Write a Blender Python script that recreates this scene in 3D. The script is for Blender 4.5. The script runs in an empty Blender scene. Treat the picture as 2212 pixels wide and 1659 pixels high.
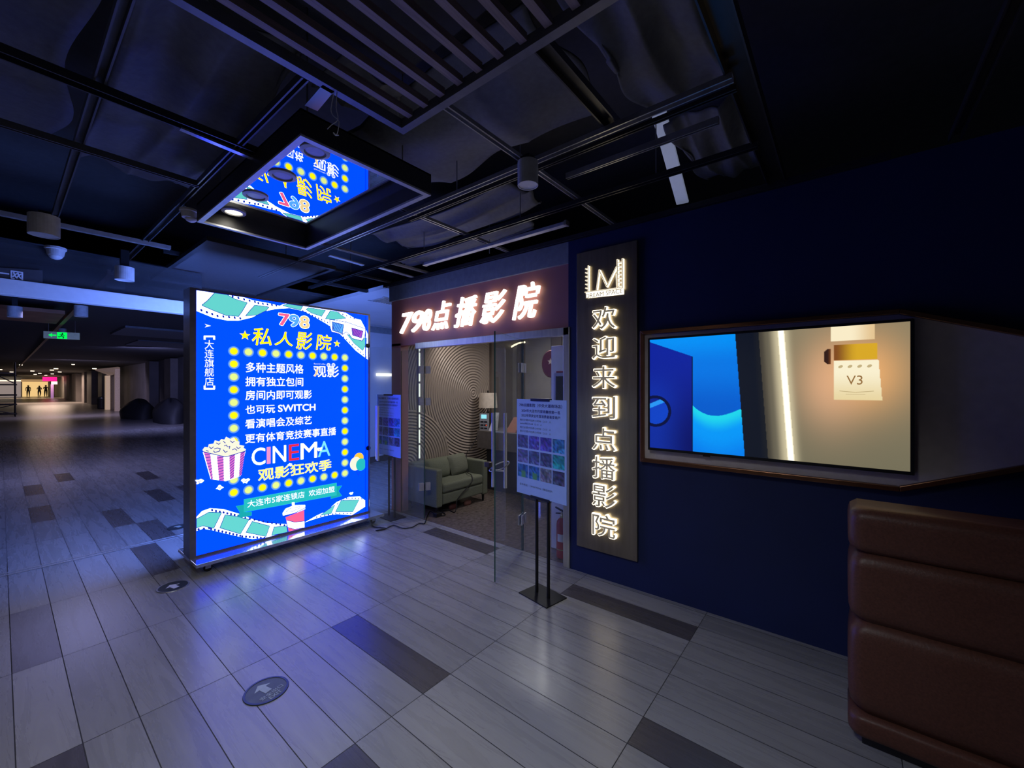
import bpy, math, random
from mathutils import Vector
random.seed(7)
SC = bpy.context.scene
C = SC.collection
# ------------------------------------------------------------ camera, world, exposure, big lamps
IW, IH, FPX, EYE = 2212, 1659, 892.0, 1.6
YAW = math.atan2(719, 892)
cam = bpy.data.cameras.new('camera'); camo = bpy.data.objects.new('camera', cam); C.objects.link(camo)
cam.sensor_width = 36; cam.lens = FPX / IW * 36; cam.shift_y = 5.5 / IW
cam.clip_end = 300; cam.clip_start = 0.02
camo.location = (0, 0, EYE); camo.rotation_euler = (math.pi/2, 0, YAW - math.pi/2)
SC.camera = camo
SC.view_settings.view_transform = 'Standard'; SC.view_settings.look = 'None'
SC.view_settings.exposure = 0.0; SC.view_settings.gamma = 1.0
try: SC.view_settings.use_curve_mapping = False
except Exception: pass
W = bpy.data.worlds.new('world'); SC.world = W; W.use_nodes = True
W.node_tree.nodes['Background'].inputs[0].default_value = (0.55, 0.62, 0.9, 1)
W.node_tree.nodes['Background'].inputs[1].default_value = 0.02

def lamp(name, loc, aim, energy, col, size=0.5, kind='AREA', spread=None, blend=0.6):
    d = bpy.data.lights.new(name, kind); d.energy = energy; d.color = col
    if kind == 'AREA':
        d.shape = 'DISK'; d.size = size
        if spread: d.spread = math.radians(spread)
    elif kind == 'SPOT':
        d.spot_size = math.radians(spread or 60); d.spot_blend = blend; d.shadow_soft_size = size
    else: d.shadow_soft_size = size
    o = bpy.data.objects.new(name, d); C.objects.link(o); o.location = loc
    o.rotation_euler = (Vector(aim) - Vector(loc)).to_track_quat('-Z', 'Y').to_euler()
    return o
# unseen mall lamps overhead and behind the photographer, placed for the foreground floor
lamp('mall_lamp', (0.1, 0.7, 2.8), (0.9, 1.6, 0), 15, (0.88, 0.96, 1.02), 0.5, spread=120)
lamp('mall_lamp_side', (-1.6, 1.6, 2.8), (-0.4, 2.6, 0), 9, (1.0, 0.84, 0.78), 0.4, spread=130)
# shop lamps
lamp('shop_downlight', (3.9, 4.1, 2.48), (4.35, 4.55, 1.55), 22, (1.0, 0.90, 0.84), 0.08, 'SPOT', 95, 0.9)
lamp('shop_downlight_desk', (4.7, 3.2, 2.45), (4.9, 3.2, 0), 17, (1.0, 0.94, 0.92), 0.4)
lamp('shop_downlight_entry', (3.9, 2.6, 2.45), (3.9, 2.7, 0), 6, (0.95, 0.92, 1.0), 0.3)
# far mall
lamp('far_lamp', (3.5, 85, 2.9), (3.4, 90, 0), 700, (1.0, 0.72, 0.42), 4)
lamp('far_lamp_mid', (3.0, 60, 2.8), (3.0, 60, 0), 420, (1.0, 0.72, 0.55), 3)
lamp('far_haze_fill_near', (2.6, 32, 2.8), (3.2, 34, 0), 110, (0.72, 0.62, 1.0), 2)  # added violet fills, here and below, stand in for blue glare in the mall
lamp('far_haze_fill_side', (3.2, 20, 2.9), (4.6, 22, 0.5), 120, (0.40, 0.42, 1.0), 1.5)
lamp('far_haze_fill_entry', (0.8, 11, 2.85), (0.8, 11.2, 0), 60, (0.45, 0.45, 1.0), 2)

# ------------------------------------------------------------ pixel helpers (photo measurements -> points on real planes)
FX, FY, RX, RY = math.cos(YAW), math.sin(YAW), math.sin(YAW), -math.cos(YAW)
def ray(px, py):
    u = (px-1106)/FPX; v = (835-py)/FPX
    return FX+u*RX, FY+u*RY, v
def on_z(px, py, z=0.0):
    a, b, v = ray(px, py); t = (z-EYE)/v; return Vector((a*t, b*t, z))
def on_x(px, py, x):
    a, b, v = ray(px, py); t = x/a; return Vector((x, b*t, EYE+v*t))
def on_y(px, py, y):
    a, b, v = ray(px, py); t = y/b; return Vector((a*t, y, EYE+v*t))
def far(px, py, w):
    a, b, v = ray(px, py); return Vector((a*w, b*w, EYE+v*w))

# ------------------------------------------------------------ materials
def s2l(c):
    return tuple((x/12.92 if x <= 0.04045 else ((x+0.055)/1.055)**2.4) for x in c)
def rgb(r, g, b): return s2l((r/255, g/255, b/255))
MATS = {}
def mat(name, col, rough=0.5, metal=0.0, emit=None, estr=1.0, var=0.12, scale=18, bump=0.0, stretch=None, trans=0.0, ior=1.45, spec=0.5, alpha=1.0):
    if name in MATS: return MATS[name]
    m = bpy.data.materials.new(name); m.use_nodes = True; nt = m.node_tree
    b = nt.nodes['Principled BSDF']
    b.inputs['Roughness'].default_value = rough; b.inputs['Metallic'].default_value = metal
    b.inputs['Specular IOR Level'].default_value = spec
    b.inputs['IOR'].default_value = ior
    b.inputs['Transmission Weight'].default_value = trans
    b.inputs['Base Color'].default_value = (*col, 1)
    if emit is not None:
        b.inputs['Emission Color'].default_value = (*emit, 1); b.inputs['Emission Strength'].default_value = estr
    if var or bump:
        tc = nt.nodes.new('ShaderNodeTexCoord'); mp = nt.nodes.new('ShaderNodeMapping')
        nz = nt.nodes.new('ShaderNodeTexNoise'); nz.inputs['Scale'].default_value = scale; nz.inputs['Detail'].default_value = 5
        if stretch: mp.inputs['Scale'].default_value = stretch
        nt.links.new(tc.outputs['Object'], mp.inputs[0]); nt.links.new(mp.outputs[0], nz.inputs['Vector'])
        if var:
            cr = nt.nodes.new('ShaderNodeValToRGB')
            cr.color_ramp.elements[0].position = 0.3; cr.color_ramp.elements[1].position = 0.7
            cr.color_ramp.elements[0].color = (*[max(0, c*(1-var)) for c in col], 1)
            cr.color_ramp.elements[1].color = (*[min(1, c*(1+var)) for c in col], 1)
            nt.links.new(nz.outputs[0], cr.inputs[0]); nt.links.new(cr.outputs[0], b.inputs['Base Color'])
        if bump:
            bp = nt.nodes.new('ShaderNodeBump'); bp.inputs['Strength'].default_value = bump; bp.inputs['Distance'].default_value = 0.01
            nt.links.new(nz.outputs[0], bp.inputs['Height']); nt.links.new(bp.outputs[0], b.inputs['Normal'])
    MATS[name] = m; return m
def emat(name, col, k=1.0):
    """printed translucent film lit from behind, or a lamp: emission"""
    if name in MATS: return MATS[name]
    m = mat(name, tuple(0.3*min(1, c) for c in col), 0.5, emit=col, estr=k, var=0.0, spec=0.08)
    return m
def vmat(name, k=1.0, emissive=True, rough=0.4):
    if name in MATS: return MATS[name]
    m = bpy.data.materials.new(name); m.use_nodes = True; nt = m.node_tree; b = nt.nodes['Principled BSDF']
    a = nt.nodes.new('ShaderNodeVertexColor'); a.layer_name = 'col'; b.inputs['Roughness'].default_value = rough
    if emissive:
        b.inputs['Base Color'].default_value = (0.01, 0.01, 0.01, 1)
        nt.links.new(a.outputs[0], b.inputs['Emission Color']); b.inputs['Emission Strength'].default_value = k
    else: nt.links.new(a.outputs[0], b.inputs['Base Color'])
    MATS[name] = m; return m
def glassmat(name, tint=(0.95, 0.98, 0.985), dust=0.045):
    if name in MATS: return MATS[name]
    m = bpy.data.materials.new(name); m.use_nodes = True; nt = m.node_tree; nt.nodes.clear()
    out = nt.nodes.new('ShaderNodeOutputMaterial'); mx = nt.nodes.new('ShaderNodeMixShader')
    t = nt.nodes.new('ShaderNodeBsdfTransparent'); t.inputs[0].default_value = (*tint, 1)
    g = nt.nodes.new('ShaderNodeBsdfGlossy'); g.inputs['Roughness'].default_value = 0.01; g.inputs[0].default_value = (0.9, 0.95, 1, 1)
    fr = nt.nodes.new('ShaderNodeFresnel'); fr.inputs[0].default_value = 1.45
    gm = nt.nodes.new('ShaderNodeNewGeometry'); sb = nt.nodes.new('ShaderNodeMath'); sb.operation = 'SUBTRACT'; sb.inputs[0].default_value = 1.0
    ml_ = nt.nodes.new('ShaderNodeMath'); ml_.operation = 'MULTIPLY'
    nt.links.new(gm.outputs['Backfacing'], sb.inputs[1]); nt.links.new(fr.outputs[0], ml_.inputs[0]); nt.links.new(sb.outputs[0], ml_.inputs[1])
    nt.links.new(ml_.outputs[0], mx.inputs[0])
    nt.links.new(t.outputs[0], mx.inputs[1]); nt.links.new(g.outputs[0], mx.inputs[2]); df = nt.nodes.new('ShaderNodeBsdfDiffuse'); df.inputs[0].default_value = (0.7, 0.72, 0.75, 1); nz = nt.nodes.new('ShaderNodeTexNoise'); nz.inputs['Scale'].default_value = 3.0
    mr = nt.nodes.new('ShaderNodeMapRange'); mr.inputs['To Min'].default_value = 0.0; mr.inputs['To Max'].default_value = dust*2; m2 = nt.nodes.new('ShaderNodeMixShader')
    nt.links.new(nz.outputs[0], mr.inputs[0]); nt.links.new(mr.outputs[0], m2.inputs[0]); nt.links.new(mx.outputs[0], m2.inputs[1]); nt.links.new(df.outputs[0], m2.inputs[2])
    nt.links.new(m2.outputs[0], out.inputs[0])
    MATS[name] = m; return m

M_STEEL = mat('brushed_steel', (0.55, 0.56, 0.58), 0.3, 0.9, stretch=(1, 1, 30), scale=30)
M_CHROME = mat('polished_steel', (0.75, 0.75, 0.77), 0.12, 1.0, var=0.04)
M_CHAMP = mat('champagne_steel', (0.62, 0.58, 0.46), 0.35, 0.55, stretch=(1, 1, 0.1), scale=40)
M_BLACKMETAL = mat('black_metal', (0.012, 0.012, 0.014), 0.45, 0.3)
M_RAIL = mat('dark_rail_paint', (0.045, 0.045, 0.05), 0.32, 0.5)
M_RAILB = mat('galvanised_rail', (0.38, 0.38, 0.39), 0.3, 0.7)
M_FRAMEW = mat('grey_white_aluminium', (0.42, 0.43, 0.46), 0.4, 0.25)
M_CEIL = mat('ceiling_black', (0.05, 0.05, 0.055), 0.85)
M_DUCT = mat('grey_canvas', (0.12, 0.123, 0.13), 0.72, bump=0.2, scale=30)
M_WHITE = mat('white_paint', (0.72, 0.72, 0.72), 0.5, var=0.04)
M_DARK = mat('dark_grey', (0.03, 0.03, 0.035), 0.6)
M_BLACK = mat('black_plastic', (0.01, 0.01, 0.012), 0.4)
M_GLASS = glassmat('clear_glass')
M_COPPER = mat('copper_trim', (0.26, 0.12, 0.065), 0.3, 0.9, stretch=(1, 1, 1), scale=8)
M_LEATHER = mat('brown_leather', (0.12, 0.046, 0.03), 0.42, bump=0.10, scale=120, var=0.2)

# ------------------------------------------------------------ mesh builder
class MB:
    def __init__(s): s.v = []; s.f = []; s.m = []; s.c = None
    def add(s, vs, fs, m=0):
        o = len(s.v); s.v += [tuple(p) for p in vs]; s.f += [tuple(i+o for i in f) for f in fs]; s.m += [m]*len(fs)
    def box(s, lo, hi, m=0):
        (a, b, c), (d, e, f) = lo, hi
        a, d = min(a, d), max(a, d); b, e = min(b, e), max(b, e); c, f = min(c, f), max(c, f)
        s.add([(a,b,c),(d,b,c),(d,e,c),(a,e,c),(a,b,f),(d,b,f),(d,e,f),(a,e,f)],
              [(3,2,1,0),(4,5,6,7),(0,1,5,4),(1,2,6,5),(2,3,7,6),(3,0,4,7)], m); return s
    def prism(s, pts, ax, d0, d1, m=0):
        """polygon extruded along an axis: pts are 2-D in the two other axes (order x,y,z)"""
        def P(p, d):
            q = list(p); q.insert(ax, d); return tuple(q)
        n = len(pts)
        s.add([P(p, d0) for p in pts]+[P(p, d1) for p in pts],
              [tuple(range(n))[::-1], tuple(range(n, 2*n))]+[(i, (i+1) % n, n+(i+1) % n, n+i) for i in range(n)], m); return s
    def tube(s, pts, r, n=10, m=0, cap=True, closed=False):
        pts = [Vector(p) for p in pts]; k = len(pts); rs = r if isinstance(r, (list, tuple)) else [r]*k
        vs = []; prev = None
        for i, p in enumerate(pts):
            if closed: t = pts[(i+1) % k]-pts[i-1]
            else: t = pts[min(i+1, k-1)]-pts[max(i-1, 0)]
            t.normalize()
            if prev is None:
                a = Vector((0, 0, 1)) if abs(t.z) < 0.9 else Vector((1, 0, 0)); u = t.cross(a).normalized()
            else:
                u = prev-t*prev.dot(t); u = u.normalized() if u.length > 1e-6 else t.orthogonal().normalized()
            prev = u; w = t.cross(u)
            vs += [p+(u*math.cos(2*math.pi*j/n)+w*math.sin(2*math.pi*j/n))*rs[i] for j in range(n)]
        fs = []
        for i in range(k if closed else k-1):
            b2 = ((i+1) % k)*n
            for j in range(n): fs.append((i*n+j, i*n+(j+1) % n, b2+(j+1) % n, b2+j))
        if cap and not closed: fs += [tuple(range(n))[::-1], tuple(range((k-1)*n, k*n))]
        s.add(vs, fs, m); return s
    def lathe(s, prof, c=(0, 0, 0), n=24, m=0, axis='z'):
        """profile of (radius, height) turned about a vertical (or horizontal) axis through c"""
        vs = []; fs = []; k = len(prof)
        for (r, h) in prof:
            for j in range(n):
                a = 2*math.pi*j/n; p = (r*math.cos(a), r*math.sin(a), h)
                if axis == 'x': p = (h, p[0], p[1])
                if axis == 'y': p = (p[0], h, p[1])
                vs.append((c[0]+p[0], c[1]+p[1], c[2]+p[2]))
        for i in range(k-1):
            for j in range(n): fs.append((i*n+j, i*n+(j+1) % n, (i+1)*n+(j+1) % n, (i+1)*n+j))
        fs += [tuple(range(n))[::-1], tuple(range((k-1)*n, k*n))]
        s.add(vs, fs, m); return s
    def build(s, name, mats, parent=None, bevel=0.0, smooth=False, seg=2):
        me = bpy.data.meshes.new(name); me.from_pydata(s.v, [], s.f)
        for x in (mats if isinstance(mats, (list, tuple)) else [mats]): me.materials.append(x)
        me.polygons.foreach_set('material_index', s.m)
        me.update()
        if smooth: me.polygons.foreach_set('use_smooth', [True]*len(me.polygons))
        o = bpy.data.objects.new(name, me); C.objects.link(o)
        if parent is not None:
            o.parent = parent; o.matrix_parent_inverse = parent.matrix_world.inverted() if False else o.matrix_parent_inverse
            o.location = -Vector(ROOT_LOC.get(parent.name, (0, 0, 0)))
        if bevel:
            b = o.modifiers.new('bevel', 'BEVEL'); b.width = bevel; b.segments = seg; b.limit_method = 'ANGLE'
        if smooth == 'auto' or smooth:
            pass
        return o
ROOT_LOC = {}
def tag(o, label, cat, group=None, kind=None):
    o['label'] = label; o['category'] = cat
    if group: o['group'] = group
    if kind: o['kind'] = kind
    return o
def thing(name, label, cat, loc=(0, 0, 0), group=None):
    o = bpy.data.objects.new(name, None); C.objects.link(o); o.location = loc; o.empty_display_size = 0.1
    ROOT_LOC[o.name] = tuple(loc); return tag(o, label, cat, group)
def struct(name, mb, mats, parent=None, **k):
    o = mb.build(name, mats, parent, **k); o['kind'] = 'structure'; return o
def copy_tree(o, loc, label=None, group=None):
    r = o.copy(); C.objects.link(r); r.location = loc; ROOT_LOC[r.name] = tuple(loc)
    if label: r['label'] = label
    if group: r['group'] = group
    for ch in list(o.children):
        c = ch.copy(); C.objects.link(c); c.parent = r
        for g in list(ch.children):
            d = g.copy(); C.objects.link(d); d.parent = c
    return r
# mesh children of a MESH part keep world vertices: location zero
def sub(mb, name, mats, part, **k):
    o = mb.build(name, mats, None, **k); o.parent = part; return o

class Plane:
    """a real plane in the place; u to the viewer's right, v up, n towards the viewer"""
    def __init__(s, O, U, N): s.O = Vector(O); s.U = Vector(U).normalized(); s.V = Vector((0, 0, 1)); s.N = Vector(N).normalized()
    def at(s, u, v, n=0.0): return s.O+s.U*u+s.V*v+s.N*n
    def px(s, px, py):
        a = Vector(ray(px, py)); e = Vector((0, 0, EYE)); t = (s.O-e).dot(s.N)/a.dot(s.N); q = e+a*t-s.O
        return q.dot(s.U), q.dot(s.V)
    def poly(s, mb, uv, n, m=0, thick=0.0):
        k = len(uv)
        mb.add([s.at(u, v, n) for u, v in uv], [tuple(range(k))], m)
        if thick:
            a = [s.at(u, v, n) for u, v in uv]; b = [s.at(u, v, n-thick) for u, v in uv]
            mb.add(a+b, [(i, (i+1) % k, k+(i+1) % k, k+i) for i in range(k)]+[tuple(range(k, 2*k))[::-1]], m)
    def disc(s, mb, u, v, ru, n, m=0, rv=None, k=24, ang=0.0):
        rv = rv or ru
        ca, sa = math.cos(ang), math.sin(ang)
        pts = []
        for i in range(k):
            a = 2*math.pi*i/k; x, y = ru*math.cos(a), rv*math.sin(a)
            pts.append((u+x*ca-y*sa, v+x*sa+y*ca))
        s.poly(mb, pts, n, m)
    def ring(s, mb, u, v, r0, r1, n, m=0, k=28, a0=0.0, a1=2*math.pi):
        vs = []; fs = []
        for i in range(k+1):
            a = a0+(a1-a0)*i/k
            vs += [s.at(u+r0*math.cos(a), v+r0*math.sin(a), n), s.at(u+r1*math.cos(a), v+r1*math.sin(a), n)]
        for i in range(k): fs.append((2*i, 2*i+1, 2*i+3, 2*i+2))
        mb.add(vs, fs, m)
    def line(s, mb, pts, wd, n, m=0):
        for (a, b) in zip(pts[:-1], pts[1:]):
            dx, dy = b[0]-a[0], b[1]-a[1]; l = math.hypot(dx, dy) or 1; ex, ey = -dy/l*wd/2, dx/l*wd/2; tx, ty = dx/l*wd*0.3, dy/l*wd*0.3
            s.poly(mb, [(a[0]-ex-tx, a[1]-ey-ty), (b[0]-ex+tx, b[1]-ey+ty), (b[0]+ex+tx, b[1]+ey+ty), (a[0]+ex-tx, a[1]+ey-ty)], n, m)
    def text(s, mb, txt, u0, v0, w=None, h=None, n=0.001, m=0, off=0.0, depth=0.0, shear=0.0, dv=0.0, center=False, k=8):
        """lettering fitted to width w and/or height h with its lower-left at (u0, v0); dv lifts the far end"""
        cu = bpy.data.curves.new('lettering', 'FONT'); cu.body = txt; cu.size = 1.0; cu.shear = shear
        cu.extrude = depth/2/max(1e-6, (h or 0.1)); cu.resolution_u = 4
        ob = bpy.data.objects.new('lettering', cu); C.objects.link(ob)
        dg = bpy.context.evaluated_depsgraph_get(); dg.update()
        me = bpy.data.meshes.new_from_object(ob.evaluated_get(dg))
        vs = [v.co.copy() for v in me.vertices]; fs = [tuple(p.vertices) for p in me.polygons]
        bpy.data.objects.remove(ob); bpy.data.curves.remove(cu); bpy.data.meshes.remove(me)
        if not vs: return
        x0, x1 = min(v.x for v in vs), max(v.x for v in vs); y0, y1 = min(v.y for v in vs), max(v.y for v in vs)
        z0, z1 = min(v.z for v in vs), max(v.z for v in vs)
        if w is None: sy = h/(y1-y0); sx = sy
        elif h is None: sx = w/(x1-x0); sy = sx
        else: sx = w/(x1-x0); sy = h/(y1-y0)
        if center: u0 -= (x1-x0)*sx/2
        zz = (depth/(z1-z0)) if depth and z1 > z0 else 0
        # strokes are thickened by laying the same outline down again around its own place
        eu, ev = off*sx*0.8, off*sy*0.8
        sh = [(0, 0)]+([(eu*math.cos(2*math.pi*i/k), ev*math.sin(2*math.pi*i/k)) for i in range(k)] if off else [])
        for ci, (du, dvv) in enumerate(sh):
            out = []
            for v in vs:
                uu = (v.x-x0)*sx; out.append(s.at(u0+uu+du, v0+(v.y-y0)*sy+dv*uu+dvv, n+(v.z-z0)*zz+ci*3e-5))
            mb.add(out, fs, m)

# ============================================================ SETTING
# floor: long wood-look tiles laid in a stacked grid, a few of them dark
def plank_mat(name, base, dark=False):
    m = bpy.data.materials.new(name); m.use_nodes = True; nt = m.node_tree; b = nt.nodes['Principled BSDF']
    N = nt.nodes.new; L = nt.links.new
    geo = N('ShaderNodeNewGeometry'); tc = N('ShaderNodeTexCoord')
    mp = N('ShaderNodeMapping'); mp.inputs['Scale'].default_value = (17, 1.6, 1)
    L(tc.outputs['Object'], mp.inputs[0])
    rnd = N('ShaderNodeVectorMath'); rnd.operation = 'ADD'
    wn = N('ShaderNodeTexWhiteNoise'); wn.noise_dimensions = '1D'; L(geo.outputs['Random Per Island'], wn.inputs['W'])
    L(mp.outputs[0], rnd.inputs[0])
    sc = N('ShaderNodeVectorMath'); sc.operation = 'SCALE'; sc.inputs['Scale'].default_value = 40; L(wn.outputs['Color'], sc.inputs[0])
    L(sc.outputs[0], rnd.inputs[1])
    nz = N('ShaderNodeTexNoise'); nz.inputs['Scale'].default_value = 1.0; nz.inputs['Detail'].default_value = 6; nz.inputs['Roughness'].default_value = 0.65
    nz.inputs['Distortion'].default_value = 0.8
    L(rnd.outputs[0], nz.inputs['Vector'])
    cr = N('ShaderNodeValToRGB'); cr.color_ramp.elements[0].position = 0.28; cr.color_ramp.elements[1].position = 0.72
    cr.color_ramp.elements[0].color = (*[c*0.84 for c in base], 1); cr.color_ramp.elements[1].color = (*[c*1.13 for c in base], 1)
    L(nz.outputs[0], cr.inputs[0])
    mx = N('ShaderNodeMix'); mx.data_type = 'RGBA'; mx.blend_type = 'MULTIPLY'; mx.inputs[0].default_value = 1.0
    mr = N('ShaderNodeMapRange'); mr.inputs['To Min'].default_value = 0.86; mr.inputs['To Max'].default_value = 1.12
    L(wn.outputs['Value'], mr.inputs['Value'])
    cb = N('ShaderNodeCombineColor'); [L(mr.outputs[0], cb.inputs[i]) for i in range(3)]
    L(cr.outputs[0], mx.inputs[6]); L(cb.outputs[0], mx.inputs[7]); L(mx.outputs[2], b.inputs['Base Color'])
    r2 = N('ShaderNodeMapRange'); r2.inputs['To Min'].default_value = 0.23; r2.inputs['To Max'].default_value = 0.32
    L(nz.outputs[0], r2.inputs['Value']); L(r2.outputs[0], b.inputs['Roughness'])
    bp = N('ShaderNodeBump'); bp.inputs['Strength'].default_value = 0.08; bp.inputs['Distance'].default_value = 0.004
    L(nz.outputs[0], bp.inputs['Height']); L(bp.outputs[0], b.inputs['Normal'])
    return m
M_PLANK = plank_mat('pale_wood_tile', (0.30, 0.295, 0.30)); M_PLANKD = plank_mat('dark_wood_tile', (0.095, 0.086, 0.09))
M_GROUT = mat('grout', (0.05, 0.05, 0.055), 0.8)
M_FARFLOOR = mat('worn_polished_tile', (0.24, 0.225, 0.22), 0.3, stretch=(6, 0.8, 1), scale=2, var=0.25)
PX0, PW, PY0, PL = 1.0, 0.1915, 1.71, 0.95
darkset = {(-5,2),(-1,3),(2,0),(10,1),(9,-1),(4,-2),(-1,-1),(-1,5),(0,4),(-4,6),(-5,0),(2,6),(-4,8),(4,6),(7,3),(-8,1),(-9,4),(-10,7),(3,8),(-2,9),(-7,10),(-12,-1)}
fl = MB()
g = 0.0021
for iy in range(-6, 20):
    for ix in range(-26, 12 if iy < 3 else 34):
        x0 = PX0+PW*ix; x1 = min(x0+PW, 3.21) if iy < 3 else x0+PW; y0 = PY0+PL*iy; y1 = y0+PL
        if x0 >= 3.2 and iy < 3: continue
        fl.add([(x0+g, y0+g, 0), (x1-g, y0+g, 0), (x1-g, y1-g, 0), (x0+g, y1-g, 0)], [(0, 1, 2, 3)], 1 if (ix, iy) in darkset else 0)
gz = -0.0015
fl.add([(-4.1, -4.2, gz), (3.2, -4.2, gz), (3.2, 4.6, gz), (-4.1, 4.6, gz)], [(0, 1, 2, 3)], 2)
fl.add([(-4.1, 4.6, gz), (8, 4.6, gz), (8, 20.7, gz), (-4.1, 20.7, gz)], [(0, 1, 2, 3)], 2)
fl.add([(-8, 20.7, gz), (8, 20.7, gz), (8, 104, gz), (-8, 104, gz)], [(0, 1, 2, 3)], 3)
struct('floor', fl, [M_PLANK, M_PLANKD, M_GROUT, M_FARFLOOR])
# shop floor: brown marble
M_MARBLE = mat('brown_marble', (0.15, 0.12, 0.105), 0.2, var=0.35, scale=24)
struct('floor_shop', MB().box((3.2, 1.7, -0.03), (7.0, 4.6, 0.004)), M_MARBLE)
# ceiling slab high above the grid, black
struct('ceiling', MB().box((-6, -5, 3.62), (9, 104, 3.7)), M_CEIL)
# navy wall
M_NAVY = mat('navy_paint', (0.008, 0.017, 0.085), 0.62, var=0.08, scale=3, bump=0.05)
struct('wall_right', MB().box((3.15, -3.2, 0), (3.30, 1.9, 2.88)), M_NAVY)
M_RED = mat('brick_red_board', (0.44, 0.185, 0.165), 0.45, var=0.06, scale=3)
M_GREYFAS = mat('grey_steel_fascia', (0.30, 0.325, 0.34), 0.45, 0.3, var=0.1)
struct('wall_shop_front', MB().box((3.20, 4.40, 0), (3.32, 4.59, 2.15)).box((3.2, 1.9, 2.12), (3.3, 4.59, 2.70)), M_RED)
struct('trim_1', MB().box((3.17, 1.9, 2.70), (3.3, 4.60, 2.90)), M_GREYFAS)
# shop interior
def relief_mat():
    m = bpy.data.materials.new('ripple_relief'); m.use_nodes = True; nt = m.node_tree; b = nt.nodes['Principled BSDF']
    N = nt.nodes.new; L = nt.links.new
    tc = N('ShaderNodeTexCoord'); sp = N('ShaderNodeSeparateXYZ'); L(tc.outputs['Object'], sp.inputs[0])
    def dist(cx, cz):
        v = N('ShaderNodeCombineXYZ'); L(sp.outputs[0], v.inputs[0]); L(sp.outputs[2], v.inputs[1])
        d = N('ShaderNodeVectorMath'); d.operation = 'DISTANCE'; d.inputs[1].default_value = (cx, cz, 0); L(v.outputs[0], d.inputs[0]); return d.outputs['Value']
    d1 = dist(4.68, 1.50); d2 = dist(3.42, 0.54)
    lt = N('ShaderNodeMath'); lt.operation = 'LESS_THAN'; L(d2, lt.inputs[0]); lt.inputs[1].default_value = 0.75
    mx = N('ShaderNodeMix'); mx.data_type = 'FLOAT'; L(lt.outputs[0], mx.inputs[0]); L(d1, mx.inputs[2]); L(d2, mx.inputs[3])
    mu = N('ShaderNodeMath'); mu.operation = 'MULTIPLY'; mu.inputs[1].default_value = 2*math.pi/0.042; L(mx.outputs[0], mu.inputs[0])
    sn = N('ShaderNodeMath'); sn.operation = 'SINE'; L(mu.outputs[0], sn.inputs[0])
    bp = N('ShaderNodeBump'); bp.inputs['Strength'].default_value = 1.0; bp.inputs['Distance'].default_value = 0.009
    L(sn.outputs[0], bp.inputs['Height']); L(bp.outputs[0], b.inputs['Normal'])
    b.inputs['Base Color'].default_value = (0.36, 0.30, 0.25, 1); b.inputs['Roughness'].default_value = 0.42
    return m
M_RELIEF = relief_mat()
M_TAUPE = mat('taupe_panel', (0.25, 0.23, 0.215), 0.55, var=0.08, scale=4)
M_TAUPE2 = mat('brown_wall_panel', (0.13, 0.105, 0.09), 0.5, var=0.1, scale=5)
struct('wall_relief', MB().box((3.38, 4.55, 0.0), (5.05, 4.58, 2.5)), M_RELIEF)
struct('wall_shop_left', MB().box((3.32, 4.58, 0), (7.0, 4.68, 2.6)).box((5.05, 4.5, 0), (5.3, 4.58, 2.6)), M_TAUPE2)
struct('wall_shop_back', MB().box((5.70, 1.7, 0), (5.8, 4.6, 2.6)), M_TAUPE)
struct('wall_shop_right', MB().box((3.3, 1.72, 0), (5.8, 1.82, 2.6)), M_TAUPE2)
struct('ceiling_shop', MB().box((3.3, 1.7, 2.52), (7.0, 4.68, 2.6)), mat('shop_ceiling', (0.12, 0.11, 0.105), 0.7))
# door frame and fixed panes
struct('trim_2', MB().box((3.14, 1.89, 2.055), (3.22, 4.03, 2.125)).box((3.14, 1.885, 0), (3.22, 1.95, 2.125)), M_CHAMP, bevel=0.004)
def glass_leaf(name, a, b, z0, z1, t=0.012):
    a = Vector(a); b = Vector(b); d = (b-a).normalized(); nn = Vector((-d.y, d.x))*t/2
    mb = MB(); q = [a+nn, b+nn, b-nn, a-nn]
    mb.add([(p.x, p.y, z0) for p in q]+[(p.x, p.y, z1) for p in q],
           [(3,2,1,0),(4,5,6,7),(0,1,5,4),(2,3,7,6)], 0)
    v = [(p.x, p.y, z0) for p in q]+[(p.x, p.y, z1) for p in q]
    mb.add(v, [(1,2,6,5),(3,0,4,7)], 1)
    return mb
M_GEDGE = mat('green_glass_edge', (0.03, 0.09, 0.085), 0.15, spec=0.7)
o = struct('window_1', glass_leaf('', (3.19, 2.43), (3.19, 1.95), 0.01, 2.055), [M_GLASS, M_GEDGE])
o = struct('window_2', glass_leaf('', (3.21, 4.40), (3.21, 3.94), 0.01, 2.055), [M_GLASS, M_GEDGE])
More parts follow.
